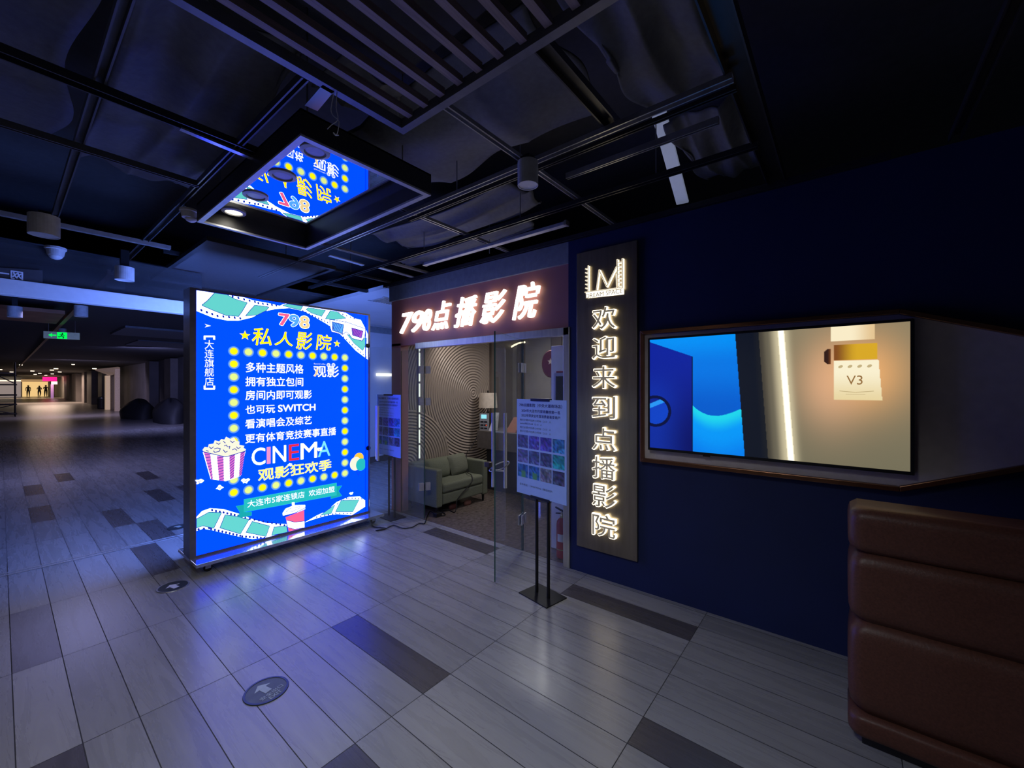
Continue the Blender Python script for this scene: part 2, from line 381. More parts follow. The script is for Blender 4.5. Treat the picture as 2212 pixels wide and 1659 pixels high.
def glass_door(name, hinge, free, zt=2.05):
    a = Vector(hinge); b = Vector(free); d = (b-a).normalized(); n = Vector((-d.y, d.x))
    o = struct(name, glass_leaf(name, a, b, 0.015, zt), [M_GLASS, M_GEDGE])
    # pull bars on both faces
    p = a+(b-a)*0.86
    hb = MB()
    for s in (1, -1):
        q = p+n*0.055*s
        hb.tube([(q.x, q.y, 0.76), (q.x, q.y, 1.38)], 0.0135, 14)
        for z in (0.90, 1.22): hb.tube([(p.x, p.y, z), (q.x, q.y, z)], 0.008, 10)
    h = sub(hb, 'handle', mat('satin_bar', (0.72, 0.72, 0.74), 0.3, 0.75, var=0.03), o)
    for z in (0.32, 1.42, 1.78) if name == 'door_1' else (0.40, 1.42, 1.80):
        hm = MB(); c = a+d*0.03; e = a-d*0.05
        for q, w2 in ((c, 0.028), (e, 0.028)):
            for k in (1, -1):
                f0 = q+d*w2+n*0.008*k; f1 = q-d*w2+n*0.016*k
                mn = (min(f0.x, f1.x, (q-d*w2+n*0.008*k).x), min(f0.y, f1.y), z-0.045); 
                vs = [q-d*w2+n*0.007*k, q+d*w2+n*0.007*k, q+d*w2+n*0.018*k, q-d*w2+n*0.018*k]
                hm.add([(v.x, v.y, z-0.045) for v in vs]+[(v.x, v.y, z+0.045) for v in vs], [(3,2,1,0),(4,5,6,7),(0,1,5,4),(1,2,6,5),(2,3,7,6),(3,0,4,7)], 0)
        hm.tube([(a.x, a.y, z-0.03), (a.x, a.y, z+0.03)], 0.011, 10, 1)
        sub(hm, 'hinge', [mat('satin_steel', (0.7, 0.7, 0.72), 0.42, 0.8), M_BLACK], o)
    return o
door1 = glass_door('door_1', (3.17, 2.43), (2.52, 2.21))
door2 = glass_door('door_2', (3.19, 3.93), (2.63, 4.20))
# side passage beside the shop
M_PASS = mat('pale_grey_wall', (0.70, 0.70, 0.72), 0.5, var=0.04, scale=3)
struct('wall_passage', MB().box((3.9, 7.75, 0), (9, 7.9, 2.95)), M_PASS)
struct('trim_3', MB().box((3.9, 7.70, 2.74), (9, 7.76, 2.86)), M_GREYFAS)
struct('trim_4', MB().box((3.9, 7.73, 0), (9, 7.76, 0.12)), M_DARK)
struct('ceiling_passage', MB().box((3.2, 4.70, 2.90), (9, 7.9, 2.95)), M_PASS)
struct('wall_passage_shop', MB().box((3.33, 4.62, 0), (9, 4.70, 2.95)), M_PASS)
q0, q1 = on_y(816, 806, 7.69), on_y(846, 814, 7.69)  # added glowing strip in place of a tube light's reflection
tag(MB().box((q0.x, 7.66, q0.z-0.06), (q1.x, 7.75, q0.z)).build('light_strip', emat('passage_strip', (1.0, 1.0, 0.95), 1.5)), 'short white strip on the passage wall imitating a lamp reflection beside the red fascia', 'lamp')
pv = thing('air_vent', 'grey slatted air vent set in the pale passage soffit beside the red fascia', 'vent', (3.75, 5.35, 2.89))
b_ = MB(); [b_.box((3.5+0.045*k, 5.2, 2.885), (3.52+0.045*k, 5.55, 2.897)) for k in range(12)]
b_.build('grille', M_STEEL, pv)
MB().box((3.47, 5.17, 2.889), (4.06, 5.2, 2.899)).box((3.47, 5.55, 2.889), (4.06, 5.58, 2.899)).build('frame', M_STEEL, pv)

# ============================================================ LIGHT BOX
LB = Plane((0, 4.40, 0), (1, 0, 0), (0, -1, 0))
lb = thing('light_box', 'tall backlit blue cinema advertising light box on a wheeled silver base', 'sign', (1.9, 4.5, 0))
LX0, LX1, LZ0, LZ1 = 1.075, 2.74, 0.125, 2.44
fr = MB()
fr.box((LX0-0.045, 4.405, LZ0-0.02), (LX0, 4.60, LZ1+0.02)); fr.box((LX1, 4.405, LZ0-0.02), (LX1+0.03, 4.60, LZ1+0.02))
fr.box((LX0, 4.405, LZ1), (LX1, 4.60, LZ1+0.02)); fr.box((LX0, 4.405, LZ0-0.02), (LX1, 4.60, LZ0))
fr.build('frame', mat('box_frame_aluminium', (0.20, 0.19, 0.21), 0.38, 0.6), lb)
bs = MB().box((1.03, 4.22, 0.075), (2.84, 4.78, 0.105)); bs.build('base', mat('silver_plate', (0.62, 0.63, 0.66), 0.16, 0.85, var=0.05), lb, bevel=0.004)
for cx_, cy_ in ((1.13, 4.30), (2.74, 4.30), (1.13, 4.70), (2.74, 4.70)):
    cs = MB(); cs.lathe([(0.005, -0.014), (0.03, -0.012), (0.032, 0), (0.03, 0.012), (0.005, 0.014)], (cx_, cy_, 0.032), 16, 0, 'y')
    cs.box((cx_-0.02, cy_-0.022, 0.03), (cx_+0.02, cy_-0.016, 0.075), 1); cs.box((cx_-0.02, cy_+0.016, 0.03), (cx_+0.02, cy_+0.022, 0.075), 1)
    cs.build('caster', [M_BLACK, M_STEEL], lb)
BLUE = (0.0, 0.085, 3.8)
M_LBLUE = emat('backlit_blue', BLUE); M_LNAVY = emat('backlit_navy', (0.01, 0.025, 0.42)); M_LWHITE = emat('backlit_white', (3.0, 3.8, 5.5))
M_LTEAL = emat('backlit_teal', (0.13, 0.66, 0.62)); M_LYEL = emat('backlit_yellow', (1.3, 1.0, 0.005)); M_LPALE = emat('backlit_pale_yellow', (0.80, 0.95, 0.28))
M_LHALO = emat('backlit_pale_blue', (0.10, 0.32, 1.3)); M_LHALO2 = emat('backlit_halo_green', (0.42, 0.52, 0.42)); M_LPINK = emat('backlit_pink', (0.95, 0.13, 0.30)); M_LSKY = emat('backlit_sky', (0.10, 0.42, 1.2))
M_LCREAM = emat('backlit_cream', (0.95, 0.72, 0.34)); M_LORCH = emat('backlit_orchid', (0.72, 0.16, 0.62)); M_LPURP = emat('backlit_purple', (0.38, 0.08, 0.62))
M_LRED = emat('backlit_red', (0.78, 0.03, 0.05)); M_LTURQ = emat('backlit_turquoise', (0.02, 0.52, 0.52)); M_LIVORY = emat('backlit_ivory', (0.92, 0.92, 0.72)); M_LORANGE = emat('backlit_orange', (0.95, 0.60, 0.06))
M_LLIME = emat('backlit_pale_lemon', (1.0, 1.0, 0.25))
fp = MB(); LB.poly(fp, [(LX0, LZ0), (LX1, LZ0), (LX1, LZ1), (LX0, LZ1)], 0); fp.box((LX0, 4.401, LZ0), (LX1, 4.41, LZ1), 1)
face = fp.build('face_panel', [M_LBLUE, M_WHITE], lb)
bp_ = MB(); bp_.box((LX0, 4.590, LZ0), (LX1, 4.603, LZ1)); bp_.build('rear_panel', emat('backlit_rear_sheet', (1.7, 3.3, 13.0)), lb)
def lsub(mb, name, mats):
    o = mb.build(name, mats, None); o.parent = face; return o
def clampu(p): return (min(max(p[0], LX0+0.002), LX1-0.002), min(max(p[1], LZ0+0.002), LZ1-0.002))
def z1(x, y): return clampu(LB.px(400+x/4.879, 600+y/4.879))
def z2(x, y): return clampu(LB.px(380+x/4.609, 900+y/4.609))
def A(*L): return [z1(*p) for p in L]
def B(*L): return [z2(*p) for p in L]
N0, N1, N2, N3, N4 = 0.0012, 0.0020, 0.0028, 0.0036, 0.0044
# film strips
def strip(name, outer, teal, holes, hr=0.011):
    mb = MB(); LB.poly(mb, outer, N0, 0)
    for t in teal:
        LB.poly(mb, t, N2, 1)
        LB.line(mb, t+[t[0]], 0.011, N1, 2)
    for (a, b, n) in holes:
        for i in range(n):
            k = i/(n-1); LB.disc(mb, a[0]+(b[0]-a[0])*k, a[1]+(b[1]-a[1])*k, hr*0.8, N1, 2, hr*1.15, 10, 0.3)
    return lsub(mb, name, [M_LWHITE, M_LTEAL, M_LNAVY])
strip('film_strip', A((118,133),(460,178),(620,205),(720,240),(880,268),(1010,300),(930,335),(840,352),(700,420),(560,452),(440,450),(290,420),(118,350)),
      [A((310,163),(440,178),(520,225),(650,265),(600,350),(560,405),(430,395),(290,340),(178,290),(240,240)), A((735,290),(880,310),(850,345),(760,390),(640,400),(690,340)), A((123,200),(160,240),(280,163),(125,140))][:2],
      [(z1(170,342), z1(340,402), 4), (z1(340,402), z1(580,428), 5), (z1(500,198), z1(735,255), 5), (z1(770,268), z1(960,292), 5)])
strip('film_strip', A((930,330),(1030,280),(1060,272),(1300,308),(1520,340),(1690,370),(1790,430),(1850,445),(1905,550),(1925,600),(1925,862),(1800,770),(1650,610),(1500,492),(1380,422),(1250,352),(1100,320)),
      [A((1030,292),(1080,278),(1235,302),(1215,338),(1110,315)), A((1300,318),(1475,345),(1435,405),(1330,370),(1275,335)), A((1530,350),(1600,362),(1690,425),(1560,440),(1480,430)), A((1710,600),(1912,640),(1905,700),(1870,765),(1780,690))],
      [(z1(1240,350), z1(1500,472), 9), (z1(1670,625), z1(1905,835), 9), (z1(1620,372), z1(1780,430), 5)], 0.009)
strip('film_strip', B((198,1000),(260,940),(340,912),(470,920),(620,965),(760,1020),(900,1060),(1100,1070),(1110,1180),(900,1225),(760,1218),(620,1192),(480,1160),(350,1128),(270,1115),(198,1140)),
      [B((203,1020),(330,952),(450,957),(375,1108),(270,1085),(203,1105)), B((490,980),(580,990),(725,1025),(640,1165),(440,1105)), B((760,1045),(930,1090),(895,1190),(700,1150)), B((978,1100),(1100,1090),(1108,1160),(955,1180))],
      [(z2(225,1122), z2(330,1108), 3), (z2(350,1118), z2(640,1185), 9), (z2(660,1192), z2(880,1208), 7), (z2(360,930), z2(620,985), 8), (z2(690,1008), z2(1080,1082), 10)])
strip('film_strip', B((1283,1052),(1400,985),(1500,940),(1600,850),(1720,800),(1830,795),(1890,840),(1892,890),(1750,990),(1600,970),(1500,985),(1400,1012)),
      [B((1645,835),(1820,830),(1760,945),(1590,945)), B((1475,955),(1580,880),(1545,962),(1445,980))],
      [(z2(1610,868), z2(1700,815), 4), (z2(1720,810), z2(1850,818), 5), (z2(1400,1000), z2(1560,970), 5), (z2(1590,962), z2(1740,965), 5)], 0.009)
# numerals and heading
def put(mb, txt, fn, x0, y0, x1, y1, n, m, off=0.0, dv=None, shear=0.0):
    """text inside the quad measured at its left (x0,y0..y1 centre) and right edge"""
    pass
def char(mb, ch, fn, bx, n, m, off=0.01, shear=0.0):
    x0, y0, x1, y1 = bx
    a = fn((x0), (y1)); b = fn(x1, y0); c = fn(x0, y0); d = fn(x1, y1)
    v0 = (a[1]+d[1])/2; v1 = (b[1]+c[1])/2
    LB.text(mb, ch, a[0], v0, b[0]-a[0], v1-v0, n, m, off, 0, shear)
t = MB()
for ch, bx, m in (('7', (985,375,1102,510), 0), ('9', (1095,385,1203,522), 1), ('8', (1207,400,1310,538), 2)):
    char(t, ch, z1, (bx[0]+6, bx[1]+8, bx[2]-8, bx[3]-8), N0, 3, 0.065); char(t, ch, z1, (bx[0]+6, bx[1]+8, bx[2]-8, bx[3]-8), N1, m, 0.045)
lsub(t, 'numerals', [M_LPINK, M_LSKY, M_LCREAM, M_LWHITE])
t = MB()
for ch, bx in (('私', (705,530,908,712)), ('人', (943,570,1132,716)), ('影', (1168,575,1336,757)), ('院', (1380,600,1542,762))):
    char(t, ch, z1, bx, N0, 0, 0.022, 0.12)
for (sx, sy, r) in ((630, 608, 0.048), (1600, 695, 0.042)):
    c = z1(sx, sy); LB.poly(t, [(c[0]+(r if i % 2 == 0 else r*0.42)*math.sin(i*math.pi/5), c[1]+(r if i % 2 == 0 else r*0.42)*math.cos(i*math.pi/5)) for i in range(10)], N0, 0)
lsub(t, 'heading', [M_LYEL])
# ring of printed bulbs
t = MB()
c00 = LB.px(505, 758); c10 = LB.px(745, 773); c01 = LB.px(505, 1063); c11 = LB.px(745, 1023)
ux0, ux1 = (c00[0]+c01[0])/2, (c10[0]+c11[0])/2; vz1, vz0 = (c00[1]+c10[1])/2, (c01[1]+c11[1])/2
bulbs = []
for i in range(10): bulbs.append((ux0+(ux1-ux0)*i/9, vz1, i % 2)); bulbs.append((ux0+(ux1-ux0)*i/9, vz0, i % 2))
for j in range(1, 11):
    v = vz1+(vz0-vz1)*j/11
    bulbs.append((ux0, v, (j+1) % 2)); bulbs.append((ux1, v, j % 2 == 0))
for (u, v, k) in bulbs:
    LB.disc(t, u, v, 0.046, N0*0.4, 2); LB.disc(t, u, v, 0.036, N0*0.6, 3); LB.disc(t, u, v, 0.030, N0, 1 if k else 0)
lsub(t, 'bulb_print', [M_LYEL, M_LPALE, M_LHALO, M_LHALO2])
# body lines
def line_z1(txt, xa, ya, xb, yb, h, fn, off=0.03, m=0, n=N2):
    a = fn(xa, ya); b = fn(xb, yb); v = (a[1]+b[1])/2
    hh = abs(fn(xa, ya-h/2)[1]-fn(xa, ya+h/2)[1])
    LB.text(t, txt, a[0], v-hh/2, b[0]-a[0], hh, n, m, off)
for (q_, xa, ya, xb, yb, h_, fn_, of_) in (('多种主题风格', 640, 945, 1245, 960, 106, z1, 0.022), ('拥有独立包间', 635, 1095, 1242, 1095, 100, z1, 0.022),
        ('房间内即可观影', 635, 1235, 1332, 1232, 100, z1, 0.022), ('也可玩', 635, 1388, 945, 1380, 92, z1, 0.022), ('看演唱会及综艺', 690, 60, 1350, 45, 92, z2, 0.022), ('更有体育竞技赛事直播', 690, 215, 1592, 148, 92, z2, 0.02)):
    t = MB(); line_z1(q_, xa, ya, xb, yb, h_, fn_, of_)
    if q_ == '也可玩': line_z1('SWITCH', 980, 1375, 1370, 1365, 72, z1, 0.035)
    lsub(t, 'text_line', [emat('backlit_text', (1.1, 1.15, 1.5))])
t = MB()
line_z1('观影', 1352, 985, 1618, 992, 118, z1, 0.02); line_z1('Special offer', 1355, 908, 1480, 912, 16, z1, 0.0)
for cxp in (1510, 1562):
    c = z1(cxp, 920); LB.disc(t, *c, 0.021, N1, 0); LB.disc(t, *c, 0.006, N2, 2)
    for k in range(5): LB.disc(t, c[0]+0.013*math.cos(k*1.257), c[1]+0.013*math.sin(k*1.257), 0.0042, N2, 2, None, 8)
LB.poly(t, A((1355,1040),(1375,1040),(1402,985),(1388,940),(1378,975)), N3, 1)
lsub(t, 'viewing_logo', [emat('backlit_text', (1.1, 1.15, 1.5)), M_LCREAM, M_LBLUE])
t = MB()
for ch, x0, y0, x1, y1, m in (('C', 755, 307, 888, 487, 0), ('I', 905, 303, 940, 470, 1), ('N', 965, 287, 1095, 458, 0), ('E', 1125, 275, 1225, 442, 2), ('M', 1243, 258, 1403, 425, 0), ('A', 1415, 250, 1535, 405, 3)):
    a = z2(x0, y1); b = z2(x1, y0)
    vlo, vhi = (z2(755, 487)[1]+z2(1415, 405)[1])/2, (z2(755, 305)[1]+z2(1535, 250)[1])/2
    LB.text(t, ch, a[0], vlo, b[0]-a[0], vhi-vlo, N1, m, 0.008)
lsub(t, 'cinema_lettering', [M_LWHITE, emat('backlit_rose', (0.85, 0.30, 0.62)), M_LRED, emat('backlit_aqua', (0.22, 0.82, 0.95))])
t = MB(); line_z1('观影狂欢季', 820, 575, 1545, 483, 118, z2, 0.034)
lsub(t, 'slogan', [M_LLIME])
# ribbon
t = MB()
LB.poly(t, B((595,890),(690,872),(690,950),(755,945),(755,985),(600,1015),(635,955)), N1, 1)
LB.poly(t, B((1590,692),(1655,685),(1620,740),(1655,790),(1540,820),(1540,795),(1590,780)), N1, 1)
LB.poly(t, B((675,822),(1600,657),(1600,783),(675,952)), N2, 0)
ra = z2(710, 875); rb = z2(1578, 722); rt = (rb[1]-ra[1])/(rb[0]-ra[0])
LB.text(t, '大连市5家连锁店  欢迎加盟', ra[0], ra[1]-0.03, rb[0]-ra[0], 0.066, N3, 2, 0.012, 0, 0, rt)
lsub(t, 'ribbon_banner', [M_LTURQ, emat('backlit_deep_turquoise', (0.01, 0.40, 0.42)), emat('backlit_text', (1.1, 1.15, 1.5))])
# popcorn bucket
t = MB()
LB.poly(t, B((265,345),(490,398),(692,340),(640,592),(495,642),(345,622)), N3, 0)
for q in (((275,352),(342,372),(368,628),(350,624)), ((405,388),(472,400),(478,640),(428,634)), ((530,392),(588,376),(575,608),(535,624)), ((640,356),(688,344),(652,578),(625,598))):
    q = B(*q); LB.poly(t, q, N4, 1)
    for k in range(9):
        f0 = k/9.0; f1 = min(1, f0+0.10)
        l0 = (q[0][0]+(q[3][0]-q[0][0])*f1, q[0][1]+(q[3][1]-q[0][1])*f1); r0 = (q[1][0]+(q[2][0]-q[1][0])*f0, q[1][1]+(q[2][1]-q[1][1])*f0)
        LB.line(t, [l0, r0], 0.005, N4+0.0006, 2)
pc = B((262,332),(285,300),(318,305),(325,275),(372,268),(385,235),(430,245),(450,222),(480,228),(498,198),(540,222),(575,205),(600,240),(632,248),(630,280),(680,290),(672,310),(696,325),(685,350),(650,355),(500,398),(440,388),(330,362),(275,348))
LB.poly(t, pc, N4, 3)
for pts in ([(380,320),(410,312),(440,318),(430,345),(385,355),(372,340)], [(480,290),(500,282),(512,300)], [(470,330),(490,355),(510,345)], [(330,300),(350,318),(372,300)], [(540,240),(560,258),(580,245)], [(400,262),(425,275),(440,262)], [(600,300),(618,318),(640,305)], [(560,330),(585,318),(605,335)], [(520,300),(535,295),(530,318)], [(300,335),(322,345)], [(470,245),(490,262)]):
    LB.line(t, B(*pts), 0.006, N4+0.0008, 2)
LB.line(t, B((265,348),(440,390),(500,400),(690,343)), 0.007, N4+0.001, 2)
lsub(t, 'popcorn_print', [M_LWHITE, M_LORCH, M_LNAVY, M_LIVORY])
for (x, y, s) in ((232, 645, 34), (435, 705, 32), (690, 640, 40), (1135, 478, 24), (1745, 765, 26), (1430, 325, 34)):
    t = MB(); c = z2(x, y); r = s/4.609*0.0036
    pts = [(c[0]+r*(1+0.35*math.cos(3*a+x))*math.cos(a), c[1]+r*0.75*(1+0.3*math.sin(4*a+y))*math.sin(a)) for a in [k*2*math.pi/18 for k in range(18)]]
    LB.poly(t, pts, N3, 0); LB.line(t, [(c[0]-r*0.4, c[1]+r*0.1), (c[0], c[1]-r*0.25), (c[0]+r*0.35, c[1]+r*0.2)], 0.005, N4, 1); lsub(t, 'popcorn_piece', [M_LWHITE, M_LNAVY])
t = MB()
for (x, y, ru, rv, m, n) in ((1820, 410, 48, 46, 0, N1), (1788, 468, 56, 62, 1, N2), (1842, 477, 50, 56, 2, N3)):
    c = z2(x, y); LB.disc(t, c[0], c[1], ru*0.00128, n, m, rv*0.00128)
LB.line(t, B((1790,528),(1815,585),(1840,530)), 0.004, N1, 3)
lsub(t, 'balloon_print', [M_LORANGE, M_LIVORY, M_LTURQ, M_LNAVY])
t = MB()
LB.poly(t, B((1090,1000),(1275,930),(1278,1112),(1122,1160)), N3, 0); LB.poly(t, B((1100,1030),(1180,1050),(1278,1040),(1278,1108),(1180,1118),(1114,1100)), N4, 1)
LB.poly(t, B((1060,960),(1090,915),(1180,880),(1285,878),(1285,920),(1200,955),(1065,992)), N4, 1)
LB.line(t, B((1062,990),(1180,960),(1288,905)), 0.008, N4+0.0006, 2); LB.line(t, B((1095,945),(1130,915),(1230,895)), 0.006, N4+0.0006, 2); LB.line(t, B((1095,945),(1160,942),(1240,905)), 0.006, N4+0.0006, 2)
LB.poly(t, B((1152,855),(1178,852),(1182,915),(1158,918)), N4+0.001, 1); LB.line(t, B((1100,1030),(1180,1050),(1278,1040)), 0.006, N4+0.001, 2); LB.line(t, B((1114,1102),(1180,1120),(1278,1110)), 0.006, N4+0.001, 2)
lsub(t, 'soda_cup_print', [M_LPINK, M_LWHITE, M_LNAVY])
t = MB()
LB.poly(t, A((1522,440),(1700,468),(1902,540),(1890,620),(1862,665),(1760,640),(1722,590),(1695,570),(1655,598),(1540,570),(1520,500)), N3, 0)
LB.line(t, A((1522,440),(1700,468),(1902,540),(1890,620),(1862,665),(1760,640),(1722,590),(1695,570),(1655,598),(1540,570),(1520,500),(1522,440)), 0.008, N4, 3)
for q, m in ((A((1548,465),(1668,495),(1655,590),(1552,555)), 1), (A((1752,528),(1872,562),(1855,635),(1762,605)), 2)):
    LB.poly(t, q, N4, m); LB.line(t, q+[q[0]], 0.008, N4+0.0006, 3)
    for k in range(7):
        f = k/7; LB.line(t, [(q[0][0]+(q[1][0]-q[0][0])*f, q[0][1]+(q[1][1]-q[0][1])*f), (q[3][0]+(q[2][0]-q[3][0])*max(0, f-0.28), q[3][1]+(q[2][1]-q[3][1])*max(0, f-0.28))], 0.005, N4+0.0006, 3)
LB.line(t, A((1600,450),(1700,440),(1790,445),(1815,490)), 0.012, N2, 0); LB.line(t, A((1845,450),(1870,500),(1895,540)), 0.012, N2, 0)
lsub(t, 'glasses_print', [M_LWHITE, M_LSKY, M_LPURP, M_LNAVY])
t = MB()
ca = z1(205, 1000); cb_ = z1(305, 1000)
for i, ch in enumerate('大连旗舰店'):
    y = 705+97*i; c0 = z1(205, y+44); c1 = z1(302, y-44); LB.text(t, ch, c0[0], c0[1], c1[0]-c0[0], c1[1]-c0[1], N0, 0, 0.006)
for (ya, yb, s) in ((618, 648, 1), (1170, 1142, -1)):
    LB.line(t, [z1(205, yb), z1(205, ya), z1(305, ya), z1(305, yb)], 0.016, N0, 0)
LB.poly(t, A((205,485),(272,507),(205,525),(225,505)), N0, 0)
lsub(t, 'side_lettering', [emat('backlit_text', (1.1, 1.15, 1.5))])
for (px_, py_) in ((793, 747), (794, 968)):
    p = on_y(px_, py_, 4.39); k = MB(); k.lathe([(0.004, 0.0), (0.026, 0.002), (0.028, 0.02), (0.016, 0.03), (0.004, 0.031)], (p.x+0.005, 4.372, p.z), 16, 0, 'y'); k.build('latch', M_BLACK, lb, smooth=False)
k = MB(); k.box((2.70, 4.396, LZ0), (2.712, 4.402, LZ1-0.01)); k.build('edge_strip', emat('backlit_deep_blue', (0.0, 0.05, 1.1)), lb)

# ============================================================ FASCIA SIGN
FS = Plane((3.20, 0, 0), (0, -1, 0), (-1, 0, 0))
fs = thing('fascia_sign', 'glowing white brush style shop lettering on the brick red fascia', 'sign', (3.2, 3.2, 2.2))
M_LETW = emat('lit_letter_face', (1.0, 0.97, 0.9), 3.0); M_LETS = emat('lit_letter_glow', (1.0, 0.90, 0.76), 1.7)
M_LETE = mat('letter_rim', (0.12, 0.10, 0.08), 0.4, 0.5)
for ch, x0, y0, x1, y1 in (('7', 868, 668, 903, 721), ('9', 893, 661, 927, 716), ('8', 917, 656, 942, 712), ('点', 936, 648, 980, 710), ('播', 985, 636, 1036, 706), ('影', 1040, 625, 1100, 703), ('院', 1110, 612, 1173, 690)):
    a = FS.px(x0, y1); b = FS.px(x1, y0)
    v0 = 2.265 if ch in '798' else 2.255; hh = 0.245 if ch in '798' else 0.315
    if ch == '院': hh = 0.335
    m = MB()
    w = (b[0]-a[0])*(0.84 if ch in '798' else 1.0)
    FS.text(m, ch, a[0]+0.015, v0, w-0.03, hh, 0.016, 1, 0.012, 0.024, 0.3)
    FS.text(m, ch, a[0]+0.015, v0, w-0.03, hh, 0.0405, 0, 0.007, 0.006, 0.3)
    m.build('letter', [M_LETW, M_LETS], fs)

# ============================================================ WELCOME SIGN
WSX = 3.12
WS = Plane((WSX, 0, 0), (0, -1, 0), (-1, 0, 0))
ws = thing('welcome_sign', 'tall dark bronze vertical sign with glowing halo letters on the navy wall', 'sign', (3.14, 1.53, 0.22))
M_BRONZE = mat('dark_bronze_mirror', (0.34, 0.29, 0.21), 0.36, 0.85, var=0.12, scale=5, stretch=(1, 6, 0.6))
MB().box((WSX, 1.262, 0.23), (3.15, 1.80, 2.745)).build('panel', M_BRONZE, ws, bevel=0.004)
M_HALO = emat('halo_light', (1.0, 0.87, 0.62), 2.8); M_CAP = mat('bronze_letter_face', (0.5, 0.45, 0.36), 0.3, 0.7, emit=(0.9, 0.78, 0.58), estr=0.14)
ys = [688, 751, 815, 880, 948, 1010, 1071, 1134]
for i, ch in enumerate('欢迎来到点播影院'):
    a = WS.px(1282, ys[i]+27); b = WS.px(1333, ys[i]-27)
    m = MB(); h = b[1]-a[1]; h = 0.185
    vc = WS.px(1307, ys[i])[1]
    WS.text(m, ch, a[0], vc-h/2, b[0]-a[0], h, 0.002, 1, 0.022, 0.022)
    WS.text(m, ch, a[0]+0.004, vc-h/2+0.004, b[0]-a[0]-0.008, h-0.008, 0.026, 0, 0.004, 0.004)
    m.build('letter', [M_CAP, M_HALO], ws)
lg = MB()
def wz(x, y): return WS.px(1250+x/10.37, 540+y/10.37)
def bar(pts, wd):
    WS.line(lg, [wz(*p) for p in pts], wd*0.75, 0.024, 0)
    WS.line(lg, [wz(*p) for p in pts], wd*0.8, 0.004, 0)
    WS.line(lg, [wz(*p) for p in pts], wd*0.3, 0.027, 1)
bar([(245,370),(245,945)], 0.016)
for k in range(6): bar([(180,437+86*k),(240,430+86*k)], 0.012)
bar([(430,920),(490,465),(660,830),(870,400)], 0.017); bar([(870,560),(885,850)], 0.016)
bar([(895,235),(905,860)], 0.018); bar([(1010,215),(1010,860)], 0.020)
for k in range(7): bar([(900,300+88*k),(1010,288+88*k)], 0.012)
bar([(170,960),(1010,850)], 0.012)
lg.build('logo', [emat('halo_logo', (1.0, 0.86, 0.62), 1.5), M_CAP], ws)
lg = MB()
WS.poly(lg, [wz(168, 968), wz(168, 1085), wz(1018, 995), wz(1018, 878)], 0.003, 0)
a = wz(180, 1085); b = wz(1000, 885); vb = (wz(590, 1040)[1]+wz(590, 925)[1])/2
WS.text(lg, 'DREAM SPACE', a[0], vb-0.018, b[0]-a[0], 0.036, 0.012, 1, 0.0, 0.005)
lg.build('logo_lettering', [emat('halo_white', (1.0, 0.92, 0.74), 2.4), M_CAP], ws)

# ============================================================ NICHE PANEL AND TELEVISION
np_ = thing('wall_panel', 'pointed grey beige wall panel with copper edging around the television', 'panel', (3.15, 0.2, 1.5))
hexo = [(1.22, 1.03), (1.22, 2.02), (-0.235, 2.02), (-1.30, 1.64), (-1.30, 1.44), (-0.235, 1.03)]
m = MB(); m.prism(hexo, 0, 3.115, 3.15); m.build('board', mat('grey_beige_board', (0.62, 0.54, 0.53), 0.55, var=0.06), np_)
def inset_ring(pts, d):
    out = []
    n = len(pts)
    cxm = sum(p[0] for p in pts)/n; cym = sum(p[1] for p in pts)/n
    for i in range(n):
        p0, p1, p2 = pts[i-1], pts[i], pts[(i+1) % n]
        def nrm(a, b):
            dx, dy = b[0]-a[0], b[1]-a[1]; l = math.hypot(dx, dy); nx, ny = -dy/l, dx/l
            mx_, my_ = (a[0]+b[0])/2, (a[1]+b[1])/2
            return (nx, ny) if (cxm-mx_)*nx+(cym-my_)*ny > 0 else (-nx, -ny)
        n1, n2 = nrm(p0, p1), nrm(p1, p2); k = 1+n1[0]*n2[0]+n1[1]*n2[1]
        out.append((p1[0]+(n1[0]+n2[0])/k*d, p1[1]+(n1[1]+n2[1])/k*d))
    return out
inn = inset_ring(hexo, 0.022); outr = inset_ring(hexo, -0.006)
m = MB()
for i in range(6):
    j = (i+1) % 6; q = [outr[i], outr[j], inn[j], inn[i]]
    m.prism(q, 0, 3.085, 3.15)
m.build('copper_trim', M_COPPER, np_, bevel=0.003)
tv = thing('television', 'wide wall television showing blue wave picture beside warm lamp lit card', 'television', (3.1, 0.43, 1.12))
TX = 3.055
TV = Plane((TX, 0, 0), (0, -1, 0), (-1, 0, 0))
MB().box((TX+0.004, -0.29, 1.125), (3.112, 1.15, 1.965)).build('housing', M_BLACK, tv, bevel=0.006)
t0, t1, tv0, tv1 = -1.135, 0.272, 1.145, 1.948
m = MB(); 
for (a, b) in (((t0-0.014, tv0-0.018), (t1+0.016, tv0)), ((t0-0.014, tv1), (t1+0.016, tv1+0.012)), ((t0-0.014, tv0), (t0, tv1)), ((t1, tv0), (t1+0.016, tv1))):
    TV.poly(m, [(a[0], a[1]), (b[0], a[1]), (b[0], b[1]), (a[0], b[1])], 0.006, 0, 0.01)
m.build('bezel', M_BLACK, tv)
def sm(a, b, x):
    k = max(0, min(1, (x-a)/(b-a))); return k*k*(3-2*k)
def mixc(a, b, k): return tuple(a[i]+(b[i]-a[i])*k for i in range(3))
